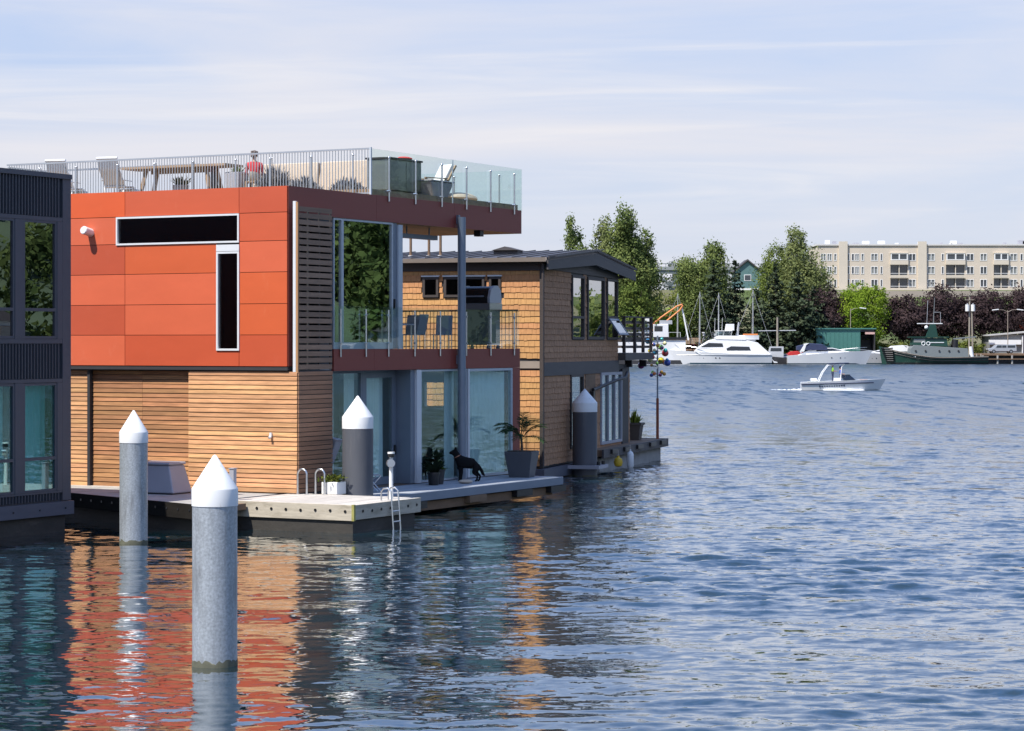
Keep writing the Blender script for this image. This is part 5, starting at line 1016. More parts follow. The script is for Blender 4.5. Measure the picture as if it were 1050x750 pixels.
tree('broadleaf_tree', 'bright lime green round tree among the purple plums', 75.0, 500, 2, [(0, 0, 9.2, 5.6, 5, 5.0), (-1.6, 0, 12.4, 3.4, 3.4, 3.0), (2, 0, 11.4, 3.6, 3.4, 3.2), (0, 0, 4.6, 4.8, 4.6, 3.2)], 16000, 0.42, LF['lime'], (0.35,), 'green broadleaf trees on the far shore', 7, 19, 0.13)
for X, Y, w, h, lab in ((67.6, 503, 5.3, 13.0, 'purple plum tree left of the lime green tree'), (84.2, 504, 5.5, 12.6, 'purple plum tree between the lime green tree and the tug mast'), (92.8, 506, 6.0, 14.4, 'purple plum tree behind the tug wheelhouse'), (102.0, 505, 6.2, 14.0, 'purple plum tree behind the utility pole'), (111.5, 506, 6.2, 13.6, 'purple plum tree at the right edge behind the grey shed'), (121.5, 507, 6, 13.4, 'purple plum tree beyond the grey shed')):
    w *= 1.26; h *= (1.06, 1.16)[int(X) % 2]; s = int(X); r0 = random.Random(s); el = [(r0.uniform(-.4, .4) * w, r0.uniform(-.4, .4) * w, h * r0.uniform(.40, .72), w * r0.uniform(.5, .7), w * .6, h * .22) for i in range(5)] + [(0, 0, h * .45, w, w * .8, h * .27), (0, 0, h * .72, w * .62, w * .6, h * .25)]
    tree('plum_tree', lab, X, Y, 2, el, 16000, 0.50, LF['plum'], (0.3,), 'purple plum trees below the apartments', 8, s, 0.14)
# hedge of shrubs along the quay
sh = [np_mesh('foliage', *cards(*(lambda p, q: (p, 0.42, np.random.default_rng(k), 0.0, q))(*crown_pts([(0, 0, 1.1, 1.9, 1.5, 1.3), (1, .2, .9, 1.2, 1.2, 1.0)], 700, np.random.default_rng(40 + k)))), LF['hedge' if k else 'green']) for k in range(2)]
HN = ['behind the barge crane', 'right of the barge crane', 'under the dark conifers', 'left of the bare boat mast', 'behind the red canopy', 'right of the red canopy', 'left of the teal boathouse', 'right of the teal boathouse', 'behind the moored grey cruiser', 'left of the tug mast', 'behind the tug wheelhouse', 'behind the tug stern', 'beside the utility pole', 'left of the grey shed', 'right of the grey shed roof', 'beside the open boathouse door']
for i, X in enumerate((37, 41, 47.5, 51.5, 56, 59.5, 62.5, 76.8, 79.5, 83, 87, 91, 96.2, 99.5, 124, 81.5)):
    T = thing('quay_shrub', 'light green shrub on the quay ' + HN[i], 'shrub', (X, 499.5 + (i % 3), 1.5), i * 1.7, 'shrubs along the far quay'); s = 1.0 + 0.35 * ((i * 7) % 5) / 4; T.scale = (s, s, s * 1.15)
    inst(sh[1 if i > 3 else i % 2], 'foliage', T, (0, 0, 0)); inst(bpy.data.meshes.get('shrub_stem') or MB().cyl((0, 0, -.3), (0, 0, 1), .08, n=6).mesh('shrub_stem', M_BARK), 'stem', T, (0, 0, 0))
# far woods beyond the frame, mirrored in the windows and seen past the edges
def woods(name, pts, n_each, leaf, lm, seed, label, hr=(7, 13)):
    rng = np.random.default_rng(seed); P = []; Q = []
    for (x, y, z) in pts:
        h = rng.uniform(*hr); p, q = crown_pts([(x, y, z + h * .5, h * .42, h * .42, h * .52)], n_each, rng, 0.2, 14); P.append(p); Q.append(q)
    v, f = cards(np.concatenate(P), leaf, rng, nrm=np.concatenate(Q)); o = bpy.data.objects.new(name, np_mesh(name, v, f, lm)); COL.objects.link(o); return tag(o, label, 'woods', None, 'stuff')
def east_z(x): return 1.0 + max(0, x - 262) * 0.34
strip_e = MB(); ys = list(range(-260, 560, 20)); xs = [258, 258.2, 270, 300, 340, 400, 520, 900]; zz = [-1.5, 1.2, 3, 14, 26, 44, 60, 64]; n = len(ys)
strip_e.add([(x + 6 * math.sin(y * .03), y, z) for x, z in zip(xs, zz) for y in ys], [(i*n+j, i*n+j+1, (i+1)*n+j+1, (i+1)*n+j) for i in range(len(xs)-1) for j in range(n-1)]); tag(strip_e.build('east_shore', M_HILL, smooth=True), kind='structure')
rw = random.Random(8)
woods('shore_woods', [(rw.uniform(268, 420), rw.uniform(-250, 540), 0) for i in range(0)] + [(x, rw.uniform(40, 470), east_z(x) - 1) for x in [rw.uniform(259, 420) for i in range(470)]], 420, 1.25, LF['forest'], 3, 'wooded bank along the right hand shore outside the frame')
woods('far_woods', [(rw.uniform(128, 270), rw.uniform(500, 640), 3) for i in range(120)], 120, 1.9, LF['poplar'], 4, 'woods on the far shore beyond the grey shed', (10, 20))
woods('valley_woods', [(rw.uniform(40, 125), rw.uniform(1160, 1300), 18) for i in range(60)], 120, 2.2, LF['dusk'], 9, 'hazy woods filling the valley behind the bridge', (12, 17))
woods('hill_woods', [(x, y, 17 + (y - 640) * .03) for x, y in [(rw.uniform(-260, 130), rw.uniform(640, 1000)) for i in range(170)] if not .045 < x / y < .085], 70, 2.0, LF['dusk'], 6, 'hazy woods on the rise behind the far shore', (4, 7.5))
for X, Y, z, h, lab in ((91, 1300, 26, 25, 'dome shaped dark tree standing beyond the bridge deck'), (73, 1310, 26, 20, 'smaller dark tree beyond the left of the bridge deck'), (3.4, 905, 18, 19.5, 'distant tree tip showing over the shingle roof near the fascia end'), (14.5, 905, 18, 20.5, 'distant dark tree tips beside the lone poplar'), (-23, 905, 18, 20, 'distant tree tip under the roof slab')):
    tree('distant_tree', lab, X, Y, z, [(0, 0, h * .45, h * .30, h * .3, h * .4), (0, 0, h * .75, h * .18, h * .2, h * .25)], 1300, 1.1, LF['dusk'], (0.5,), 'hazy trees beyond the lake', 3, int(X) + 60)
# ================================================================== FAR SHORE: BUILDINGS, BRIDGE, QUAY
M_APT = mat('apartment_stucco', (0.60, 0.52, 0.42), 0.85, var=0.06, scale=(.3, .3, .3)); M_APT2 = mat('apartment_pilaster', (0.62, 0.55, 0.45), 0.85, var=0.05, scale=(.3, .3, .3))
M_PANE = mat('far_window_pane', (0.045, 0.055, 0.065), 0.08, spec=0.8); M_PANE2 = mat('far_window_curtained', (0.24, 0.25, 0.24), 0.2)
def apartments():
    Y = 545.0; k = Y / 2400; T = thing('apartment_building', 'long beige apartment block with balconies on the hill', 'building', (66, Y, 16.4), 0); X0 = 66
    def xx(px): return (px - 525) * k - X0      # bearing to metres along the facade
    rows = [(7.05, 8.75), (3.95, 5.75), (0.95, 2.75)]; zt = 10.6; W = 78.0
    wins = []; bal = [(913, 930.5), (970, 989), (1019, 1033.5), (1075, 1092), (1120, 1140)]
    for a, b, d in ((868.5, 871.5, 2), (873, 876, 2), (876.5, 881, 2), (883, 886, 2), (893, 900, 2), (902.5, 905, 1), (931.8, 939, 1), (951, 958.5, 2), (965.3, 968, 1), (991, 998.5, 2), (1005, 1012, 1), (1035.5, 1043, 2), (1046, 1049, 1), (1053, 1060, 2), (1065, 1072, 1), (1096, 1103, 2), (1108, 1115, 2), (1144, 1150, 1), (841.5, 847, 2), (848, 853, 2), (855, 858, 2)): wins.append((xx(a), xx(b), d))
    bl = [(xx(a), xx(b)) for a, b in bal]; holes = []
    for z0, z1 in rows: holes += [(a, b, z0, z1) for a, b, d in wins]
    for z0, z1 in rows[1:]: holes += [(a, b, z0 - 0.75, z1 + .35) for a, b in bl]
    MB().wall('y', 0, 0.35, xx(838), W, 0, zt, holes).box(xx(838), W, 0.36, 16, 0, zt - .3).build('facade', M_APT, T)
    MB().box(xx(838) - .2, W, -.25, 16, zt, zt + .35).build('roof', mat('pale_roof_edge', (0.62, 0.60, 0.58), .8), T)
    for a in (860, 941, 1063): MB().box(xx(a), xx(a) + 2.0, -.5, .0, 0, zt + .95).build('pilaster', M_APT2, T)
    for z0, z1 in rows:
        for i, (a, b, d) in enumerate(wins):
            f = MB().wall('y', -.06, .10, a, b, z0, z1, [(a + .12, (a + b) / 2 - .07, z0 + .12, z1 - .12), ((a + b) / 2 + .07, b - .12, z0 + .12, z1 - .12)] if b - a > .9 else [(a + .12, b - .12, z0 + .12, z1 - .12)]).build('window', M_WHITE, T)
            MB().box(a + .1, b - .1, .11, .14, z0 + .1, z1 - .1).build('pane', M_PANE if (i * 5 + int(z0)) % 3 and d == 1 or (i + int(z0)) % 4 == 0 else M_PANE2, f)
    for a, b in bl:
        f = MB().wall('y', -.55, -.35, a, b, rows[0][0] + .15, rows[0][1], [(a + .25, (a + b) / 2 - .15, 7.4, 8.6), ((a + b) / 2 + .15, b - .25, 7.4, 8.6)]).build('bay_window', M_WHITE, T); MB().box(a + .2, b - .2, -.40, -.36, 7.3, 8.65).build('pane', M_PANE, f)
        MB().box(a - .1, b + .1, -.6, 0, 6.15, 7.15).build('bay_base', M_APT2, T); MB().box(a - .1, b + .1, -.6, 0, 8.76, 8.95).build('bay_head', M_APT2, T)
        for z0, z1 in rows[1:]:
            bk = MB().box(a, b, .352, .358, z0 - .74, z1 + .34).build('balcony_recess', M_PANE, T)
            MB().box(a - .1, b + .1, -.8, .3, z0 - .95, z0 - .76).build('balcony_floor', M_APT2, T); r = MB().box(a - .1, b + .1, -.8, -.7, z0 + .12, z0 + .22).build('balcony_rail', M_WHITE, T)
            MB().box(a - .1, b + .1, -.78, -.72, z0 - .7, z0 - .25).build('balcony_panel', M_APT2, T)
            MB().box((a + b) / 2 - .1, (a + b) / 2 + .1, -.3, -.1, z0 - .7, z1 + .3).build('balcony_post', M_APT2, T)
    r0 = random.Random(5)
    for i in range(16):
        x = r0.uniform(xx(842), xx(1060)); w = r0.uniform(.4, 1.6); MB().box(x, x + w, 3, 4.5, zt + .35, zt + .35 + r0.uniform(.3, 1.1)).build('roof_unit', M_PLASTIC_G if i % 2 else M_WHITE, T)
    MB().box(xx(838) - 4, W, -1.2, -.9, -.4, .55).build('terrace_parapet', M_APT2, T)
apartments()
tag(MB().box(70, 146, 541.2, 541.8, 12.2, 16.35).build('retaining_wall', mat('aged_concrete', (0.36, 0.31, 0.26), .9, var=.12, scale=(.4, .4, .4))), 'long tan concrete retaining wall below the apartments', 'wall')
T = thing('hill_house', 'teal gabled house peeking between the conifers', 'house', (60.2, 598, 14), 0); M_TEALW = mat('teal_siding', (0.10, 0.19, 0.19), .8, var=.08, scale=(.5, .5, 3))
MB().prism([(-3.2, 0), (3.2, 0), (3.2, 8.6), (0, 11.2), (-3.2, 8.6)], 'y', 0, 9).build('wall', M_TEALW, T); MB().prism([(-3.7, 8.35), (0, 11.35), (3.7, 8.35), (3.7, 8.7), (0, 11.75), (-3.7, 8.7)], 'y', -.5, 9.4).build('roof', M_TRIM_F, T)
w = MB().box(-.9, .9, -.06, -.005, 6.2, 7.8).build('window', M_WHITE, T); MB().box(-.75, .75, -.08, -.065, 6.35, 7.65).build('pane', M_PANE, w); MB().box(-3.3, 3.3, -.1, -.01, 3.8, 4.3).build('porch_band', M_WHITE, T)
def bridge():
    T = thing('steel_bridge', 'grey steel truss road bridge crossing behind the poplars', 'bridge', (0, 1100, 0), R_(4)); M_BR = mat('bridge_steel', (0.12, 0.145, 0.155), .7, var=.08, scale=(.1, .1, .1)); M_BC = mat('bridge_concrete', (0.27, 0.285, 0.29), .8)
    MB().box(10, 150, -6, 6, 38.6, 40.2).build('deck', M_BC, T); MB().box(10, 150, -6.1, -5.8, 41.4, 41.7).build('rail', M_BR, T); MB().box(10, 150, -5.6, -4.6, 36.9, 38.55).build('girder', M_BR, T)
    me = MB().box(-.15, .15, -6.05, -5.8, 40.2, 41.4).mesh('rail_post', M_BC)
    for i in range(45): inst(me, 'rail_post', T, (12 + i * 3, 0, 0))
    MB().box(10, 150, -5, -4.2, 31.0, 32.2).build('lower_chord', M_BC, T)
    for i in range(9):
        x = 18 + i * 14; MB().beam((x, -4.8, 31.6), (x + 7, -4.8, 37.5), .8).beam((x + 7, -4.8, 37.5), (x + 14, -4.8, 31.6), .8).build('truss_brace', M_BR, T); MB().box(x + 6.6, x + 7.4, -5, -4.3, 31.6, 37).build('truss_post', M_BR, T)
    for x in (28, 78, 128): MB().box(x - 1.6, x + 1.6, -4, 4, 10, 36.9).build('pier', M_BC, T)
bridge()
T = thing('boathouse', 'teal metal boathouse with a dark open end on the far quay', 'boathouse', (0, 490.5, 0), 0); M_TEAL = mat('teal_metal', (0.065, 0.195, 0.165), .55, .1, var=.06, scale=(2, .1, .1))
MB().box(63.8, 73.0, 0, 8, 2.6, 7.2).build('wall', M_TEAL, T); MB().box(73.01, 76.1, 0, .25, 6.7, 7.1).box(75.9, 76.1, 0, 8, 2.6, 7.1).box(73.01, 75.9, 7, 7.2, 2.6, 7.1).build('open_bay_frame', M_CHAR, T); MB().box(63.6, 76.3, -.3, 8.3, 7.2, 7.45).build('roof', M_TEAL, T)
for i in range(3): MB().box(73.1, 75.85, 4 + i * .6, 4.1 + i * .6, 2.6, 4 + i).build('bay_shelf', M_CHAR, T)
MB().box(74, 76, -.06, -.005, 6.15, 6.6).build('sign_board', mat('pink_sign', (0.6, 0.38, 0.33), .7), T); MB().box(63.5, 76.3, 0, 8, -1, 2.59).build('base', M_CONC, T)
M_RIB = MB().box(-.05, .05, -.05, -.003, 2.65, 7.15).mesh('metal_rib', M_TEAL)
for i in range(11): inst(M_RIB, 'metal_rib', T, (64.1 + i * .87, 0, 0))
T = thing('timber_pier', 'dark timber pier with piles at the right edge of the far shore', 'pier', (0, 484, 0), 0)
MB().box(97, 135, 0, 12, 1.75, 2.15).build('deck', M_BROWNBEAM, T); MB().box(97, 135, 1.5, 12, -1, 1.7).build('bulkhead', M_CHAR, T)
me = MB().cyl((0, -.1, -2), (0, -.1, 1.74), .2, n=8).mesh('pile', M_CONC)
for i in range(13): inst(me, 'pile', T, (97.4 + i * 3.0, 0, 0))
MB().beam((97, -.35, 1.0), (135, -.35, 1.0), .2).build('waler', M_BROWNBEAM, T)
T = thing('grey_shed', 'low grey shed with pale roof at the right edge of the quay', 'shed', (0, 497, 1.7), 0)
MB().box(101.5, 135, 0, 9, 0, 4.4).build('wall', mat('grey_shed_wall', (0.23, 0.23, 0.225), .8, var=.08, scale=(.5, .5, 2)), T); MB().prism([(100.9, 4.35), (112, 5.35), (136, 5.35), (136, 5.0), (112, 5.0), (100.9, 4.1)], 'y', -.8, 9.5).build('roof', mat('pale_shed_roof', (.48, .47, .45), .7), T)
MB().box(101.2, 108, -.7, -.05, 2.3, 3.3).build('awning', M_WHITE, T); MB().box(109, 113.5, -.06, -.005, 1.9, 4.0).build('door', mat('blue_grey_door', (.32, .36, .42), .6), T)
MB().box(108.2, 108.4, -.5, -.1, 0, 4.2).build('corner_post', M_WHITE, T)
T = thing('red_chimney', 'red box rising behind the grey shed at the right edge', 'stack', (109.6, 503, 1.7), 0); MB().box(-.5, 1.3, 0, 1.4, 0, 7.6).build('stack', mat('red_stack', (.50, .09, .05), .7), T); MB().box(-.6, 1.4, -.1, 1.5, 7.6, 7.8).build('cap', M_BROWNBEAM, T)
def pickup():
    T = thing('pickup_truck', 'silver pickup with a canopy parked on the pier', 'pickup truck', (101.9, 487.5, 2.15), R_(6)); m = mat('silver_paint', (.55, .57, .60), .3, .5)
    MB().prism([(-3.0, .45), (-3.0, 1.0), (-1.9, 1.12), (-1.2, 1.78), (2.85, 1.85), (3.0, 1.1), (3.0, .45)], 'y', -.95, .95).build('body', m, T, bevel=.06)
    for a, b in ((-1.15, -.2), (-.1, .8), (1.05, 2.7)): MB().prism([(a - .25 if a < -1 else a, 1.18), (b, 1.18), (b, 1.68), (a, 1.68)], 'y', -.965, -.952).build('window', M_PANE, T)
    for x in (-1.9, 1.8):
        for y in (-.85, .85): w = MB().cyl((x, y - .12, .4), (x, y + .12, .4), .4, n=16).build('wheel', M_BLACK, T); MB().cyl((x, y - .135, .4), (x, y + .135, .4), .22, n=12).build('rim', M_STEEL, w)
    MB().box(-3.05, -2.9, -.9, .9, .5, .75).build('bumper', M_CHAR, T)
    for y in (-.75, .75): MB().box(-3.02, -2.95, y - .15, y + .15, .85, 1.0).build('headlight', M_WHITE, T)
pickup()
T = thing('yellow_bin', 'yellow barrel beside the pickup on the pier', 'barrel', (107.0, 486.5, 2.15), 0); MB().lathe([(.45, 0), (.5, .4), (.5, .8), (.45, 1.15)], 14).build('body', MATS['yellow_vinyl'], T, smooth=True); MB().lathe([(.47, 1.15), (.47, 1.22), (.001, 1.24)], 14).build('lid', MATS['yellow_vinyl'], T)
T = thing('utility_pole', 'weathered double utility pole with white transformers behind the tug stern', 'utility pole', (96.1, 492, 1.2), 0); M_UP = mat('pole_timber', (.30, .26, .21), .9, var=.15)
MB().cyl((0, 0, 0), (.1, 0, 13.6), .22, .16, 10).build('pole', M_UP, T, smooth=True); MB().cyl((.75, 0, 0), (.55, 0, 10.6), .20, .16, 10).build('stub_pole', M_UP, T, smooth=True)
for x in (-.45, .75): t = MB().cyl((x, -.3, 9.8), (x, -.3, 11.2), .42, n=14).build('transformer', M_WHITE, T, smooth=True); MB().cyl((x, -.3, 11.2), (x, -.3, 11.5), .1, n=8).build('bushing', M_PLASTIC_G, t)
MB().beam((-1.2, -.2, 13.2), (1.4, -.2, 13.2), .15).beam((-.9, -.2, 12.2), (1.0, -.2, 12.2), .12).build('crossarm', M_UP, T)
def lamp(label, X, Y, h, arms):
    T = thing('street_lamp', label, 'street lamp', (X, Y, 1.6), 0, 'street lamps on the far quay'); MB().cyl((0, 0, 0), (0, 0, h), .10, .07, 8).build('pole', M_GUTTER, T, smooth=True)
    for s in arms: MB().tube([(0, 0, h - .4), (s * .9, 0, h + .05), (s * 2.0, 0, h + .1)], .05, 6).build('arm', M_GUTTER, T); MB().obox((s * 2.6, 0, h + .08), (1.4, .4, .2), (0, s * .12, 0)).build('lamp_head', M_WHITE, T, bevel=.05)
lamp('twin armed street lamp above the pickup', 104.0, 491, 9.6, (-1, 1)); lamp('single armed street lamp in front of the lime green tree', 71.6, 495, 10.0, (1,))

for i, (y, w, h, m) in enumerate(((128, 9, 5.5, M_WHITE), (152, 12, 7.5, M_INWALL), (171, 8, 6.0, M_WHITE), (196, 11, 7.0, M_WHITE), (218, 9, 6.2, M_INWALL), (243, 12, 7.6, M_WHITE), (300, 10, 7, M_WHITE))):
    T = thing('shore_boathouse', ('white', 'pale grey')[m == M_INWALL] + ' boathouse on the right hand shore outside the frame, %s of its row' % ('first', 'second', 'third', 'fourth', 'fifth', 'sixth', 'seventh')[i], 'boathouse', (252, y, 0), 0, 'boathouses on the right hand shore')
    MB().box(0, 8, -w / 2, w / 2, 0, h).build('wall', m, T); MB().prism([(-w / 2 - .5, h), (w / 2 + .5, h), (0, h + 2.2)], 'x', -.5, 8.5).build('roof', M_ROOF_B, T)
    for k in range(3): f = MB().box(-.08, -.003, -w / 2 + .8 + k * w * .3, -w / 2 + .8 + k * w * .3 + w * .2, h - 2.6, h - .8).build('window', M_TRIM_F, T); MB().box(-.12, -.085, -w / 2 + 1 + k * w * .3, -w / 2 + .6 + k * w * .3 + w * .2, h - 2.4, h - 1.0).build('pane', M_PANE, f)
# ================================================================== BOATS
M_GEL = mat('white_gelcoat', (0.80, 0.80, 0.80), 0.25, var=0.02); M_GELG = mat('grey_gelcoat', (0.42, 0.43, 0.45), 0.3); M_BOOT = mat('dark_boot_stripe', (0.02, 0.06, 0.09), .4); M_TINT = mat('tinted_boat_glass', (0.015, 0.018, 0.022), .1, spec=.8)
M_ORNG = mat('orange_trim', (.65, .22, .06), .6); M_NVC = mat('navy_canvas', (.025, .035, .085), .9); M_REDC = mat('red_canvas', (.50, .03, .03), .9)
def hull(L, B, zs, zk, rake, fine=2.2, n=18, z_lo=None, off=0.0):
    # x: stern -L/2 .. bow +L/2 ; zs(t) sheer height
    secs = []
    for i in range(n + 1):
        t = i / n; x = -L / 2 + L * t; hb = B / 2 * (0.86 + 0.14 * min(1, t * 4)) * max(0.015, 1 - max(0, (t - .45) / .55) ** fine) + off; z1 = zs(t); k = max(0, (t - .6) / .4) ** 2
        top = z1 if z_lo is None else z_lo; r = rake * k; f = (top + .4) / (z1 + .4); ch = hb * (.80 - .25 * k); tb = ch + (hb - ch) * f; zc = zk * .35 + .05
        secs.append([(x + r * f, -tb, top), (x + r * .25, -ch, zc), (x - .1 * k, 0, zk * (1 - .6 * k)), (x + r * .25, ch, zc), (x + r * f, tb, top)])
    return MB().loft(secs)
def portholes(T, L, B, zs, rake, spots, z, r, fine=2.2):
    for x in spots:
        t = (x + L / 2) / L; hb = B / 2 * (0.86 + 0.14 * min(1, t * 4)) * max(0.015, 1 - max(0, (t - .45) / .55) ** fine); k = max(0, (t - .6) / .4) ** 2; ch = hb * (.80 - .25 * k); y = ch + (hb - ch) * z / zs(t)
        for s in (-1, 1): MB().cyl((x, s * (y - .05), z), (x, s * (y + .025), z), r, n=12).build('porthole', M_TINT, T)
def hull_line(T, L, B, zs, rake, z, r, m, name, fine=2.2, t1=.97):
    for s in (-1, 1):
        pts = []
        for i in range(24):
            t = i / 23 * t1; hb = B / 2 * (0.86 + 0.14 * min(1, t * 4)) * max(0.015, 1 - max(0, (t - .45) / .55) ** fine); k = max(0, (t - .6) / .4) ** 2; ch = hb * (.80 - .25 * k); f = z / zs(t); pts.append((-L / 2 + L * t + rake * k * f, s * (ch + (hb - ch) * f + .01), z))
        MB().tube(pts, r, 6).build(name, m, T)
def superstr(b, prof, y, taper=.85):
    # side profile polygon (x,z) lofted to a narrower top
    zs = [p[1] for p in prof]; z0, z1 = min(zs), max(zs); w = lambda z: y * (1 - (1 - taper) * (z - z0) / max(.01, z1 - z0)); n = len(prof)
    return b.add([(x, -w(z), z) for x, z in prof] + [(x, w(z), z) for x, z in prof], [tuple(range(n))[::-1], tuple(range(n, 2*n))] + [(i, (i+1) % n, n+(i+1) % n, n+i) for i in range(n)])
def side_glass(T, prof, y0, y1, z0, z1, m=M_TINT, name='window'):
    for s in (-1, 1):
        w = lambda z: y0 + (y1 - y0) * (z - z0) / (z1 - z0); n = len(prof); MB().add([(x, s * (w(z) + .02), z) for x, z in prof] + [(x, s * (w(z) - .03), z) for x, z in prof], [tuple(range(n)), tuple(range(n, 2*n))[::-1]] + [(i, (i+1) % n, n+(i+1) % n, n+i) for i in range(n)]).build(name, m, T)
def yacht():
    T = thing('motor_yacht', 'large white motor yacht with tinted windows moored on the far shore', 'yacht', (43.6, 480, 0), math.pi); L = 19.0   # bow points left
    hull(L, 5.2, lambda t: 2.0 + .9 * t * t, -.7, 1.7).build('hull', M_GEL, T, smooth=True); hull(L, 5.2, lambda t: 2.0 + .9 * t * t, -.72, 1.7, z_lo=.28, off=.02).build('boot_stripe', M_BOOT, T, smooth=True)
    MB().prism([(-9.4, 1.2), (-9.9, .25), (-10.6, .25), (-10.6, .45), (-9.9, .6)], 'y', -2, 2).build('swim_platform', M_GEL, T)
    superstr(MB(), [(-9.3, 2.0), (-6.6, 4.4), (-4.6, 4.85), (1.8, 5.2), (3.2, 4.9), (5.4, 3.5), (6.2, 2.6), (5.4, 2.0), (0, 1.9)], 1.85, .85).build('cabin', M_GEL, T, smooth=True, bevel=.06)
    side_glass(T, [(-5.2, 2.75), (-4.9, 3.55), (-1.2, 3.65), (-.2, 3.2), (-.3, 2.75)], 1.85, 1.575, 1.9, 5.2); side_glass(T, [(.4, 3.5), (.6, 4.25), (3.4, 4.35), (5.0, 3.55), (4.6, 3.45)], 1.85, 1.575, 1.9, 5.2)
    hull_line(T, L, 5.2, lambda t: 2.0 + .9 * t * t, 1.7, 1.85, .07, M_GELG, 'rub_rail')
    portholes(T, L, 5.2, lambda t: 2.0 + .9 * t * t, 1.7, (1.2, 2.0, 4.4, 5.1), 1.3, .16)
    superstr(MB(), [(-4.2, 4.95), (-4.0, 5.75), (1.4, 5.85), (2.2, 5.3), (1.8, 5.1)], 1.7, .9).build('flybridge', M_GEL, T, smooth=True)
    f = MB()
    for x in (-1.2, .4, 1.9): f.beam((x, -1.5, 5.8), (x - .2, -1.4, 6.7), .07).beam((x, 1.5, 5.8), (x - .2, 1.4, 6.7), .07)
    f.build('bridge_frame', M_WHITE, T); MB().box(-1.4, 2.0, -1.5, 1.5, 6.7, 6.85).build('bimini', M_WHITE, T, bevel=.04); side_glass(T, [(-.9, 5.85), (-1.0, 6.65), (1.5, 6.65), (2.0, 5.9)], 1.5, 1.42, 5.8, 6.7, M_GL_CLR)
    superstr(MB(), [(-1.9, 6.86), (-1.9, 8.2), (-.3, 8.2), (-.1, 6.86)], 1.0, .9).build('radar_tower', M_WHITE, T, bevel=.05); MB().cyl((-2.6, 0, 5.8), (-2.9, 0, 8.6), .3, .15, 8).build('radar_mast', M_GELG, T)
    for x, h in ((.6, 9.5), (1.3, 10.2), (2.1, 9.4)): MB().cyl((x, .5, 6.85), (x - .1, .5, h), .035, n=5).build('antenna', M_WHITE, T)
    MB().tube([(2.5, 2.4, 3.0), (6.0, 1.9, 3.45), (9.4, .5, 3.9), (10.2, 0, 4.0), (9.4, -.5, 3.9), (6.0, -1.9, 3.45), (2.5, -2.4, 3.0)], .05, 6).build('bow_rail', M_STEEL, T)
    D = thing('yacht_dinghy', 'small white and orange dinghy stowed on the yacht aft deck', 'dinghy', (48.6, 480, 4.95), math.pi); hull(4.0, 1.5, lambda t: .95, .1, .4).build('hull', M_GEL, D, smooth=True); MB().box(-1.8, 1.2, -.55, .55, .955, 1.25).build('cover', M_ORNG, D, bevel=.1); MB().box(-1.3, 1.2, -.2, .2, -.35, .12).build('cradle', M_GELG, D)
yacht()
def cruiser(label, X, Y, rot, L, hm, canvas, group='moored cruisers', rg_=None):
    T = thing('cabin_cruiser', label, 'cruiser', (X, Y, 0), rot, group); s = L / 14
    hull(L, 4.0 * s, lambda t: (1.55 + .95 * t) * s, -.5, 1.6 * s).build('hull', hm, T, smooth=True); hull(L, 4.0 * s, lambda t: (1.55 + .95 * t) * s, -.52, 1.6 * s, z_lo=.2, off=.02).build('boot_stripe', M_BOOT, T, smooth=True)
    superstr(MB(), [(-5.5 * s, 1.5 * s), (-2.5 * s, 2.9 * s), (1.2 * s, 3.0 * s), (3.2 * s, 2.55 * s), (4.6 * s, 2.25 * s), (3.5 * s, 1.7 * s)], 1.25 * s, .8).build('cabin', M_GEL, T, smooth=True, bevel=.05)
    side_glass(T, [(-1.8 * s, 2.35 * s), (-1.6 * s, 2.85 * s), (1.2 * s, 2.9 * s), (3.0 * s, 2.5 * s)], 1.13 * s, 1.01 * s, 2.3 * s, 2.95 * s)
    MB().prism([(-4.8 * s, 2.3 * s), (-3.9 * s, 3.75 * s), (-3.1 * s, 3.85 * s), (-3.6 * s, 3.5 * s), (-4.0 * s, 2.3 * s)], 'y', -1.5 * s, 1.5 * s).build('radar_arch', M_GEL, T, bevel=.05)
    MB().loft([[(x, -1.45 * s, 2.6 * s), (x, -1.35 * s, z), (x, 0, z + .12), (x, 1.35 * s, z), (x, 1.45 * s, 2.6 * s)] for x, z in ((-5.3 * s, 3.25 * s), (-3 * s, 3.75 * s), (-.6 * s, 3.6 * s), (.2 * s, 3.1 * s))]).build('canopy', canvas, T)
    portholes(T, L, 4.0 * s, lambda t: (1.55 + .95 * t) * s, 1.6 * s, (1.0 * s, 2.6 * s, 3.4 * s), 1.2 * s, .14)
    MB().tube([(2 * s, 1.6 * s, 2.6 * s), (6 * s, .7 * s, 3.0 * s), (7.6 * s, 0, 3.1 * s), (6 * s, -.7 * s, 3.0 * s), (2 * s, -1.6 * s, 2.6 * s)], .035, 5).build('bow_rail', M_STEEL, T); return T
C1 = cruiser('white sport cruiser with navy canopy moored left of the boathouse front', 64.0, 478, R_(-3), 15.5, M_GEL, M_NVC)
cruiser('grey hulled cruiser half hidden behind the tug bow', 77.6, 483, R_(180), 14.0, M_GELG, M_GEL); cruiser('small boat under a red canopy between the yacht and the sport cruiser', 57.0, 484, R_(184), 9.5, M_GEL, M_REDC)
for X, Y, lab in ((246, 205, 'white cruiser moored on the right hand shore, nearest of its row'), (247, 232, 'white cruiser moored on the right hand shore, second of its row'), (245, 262, 'white cruiser moored on the right hand shore, third of its row'), (248, 150, 'white cruiser moored alone along the right hand bank'), (246, 176, 'white cruiser moored before the row on the right hand bank')):
    c = copy_tree(C1); c.location = (X, Y, 0); c.rotation_euler = (0, 0, R_(80)); tag(c, lab, 'cruiser', 'moored cruisers off the right hand shore')
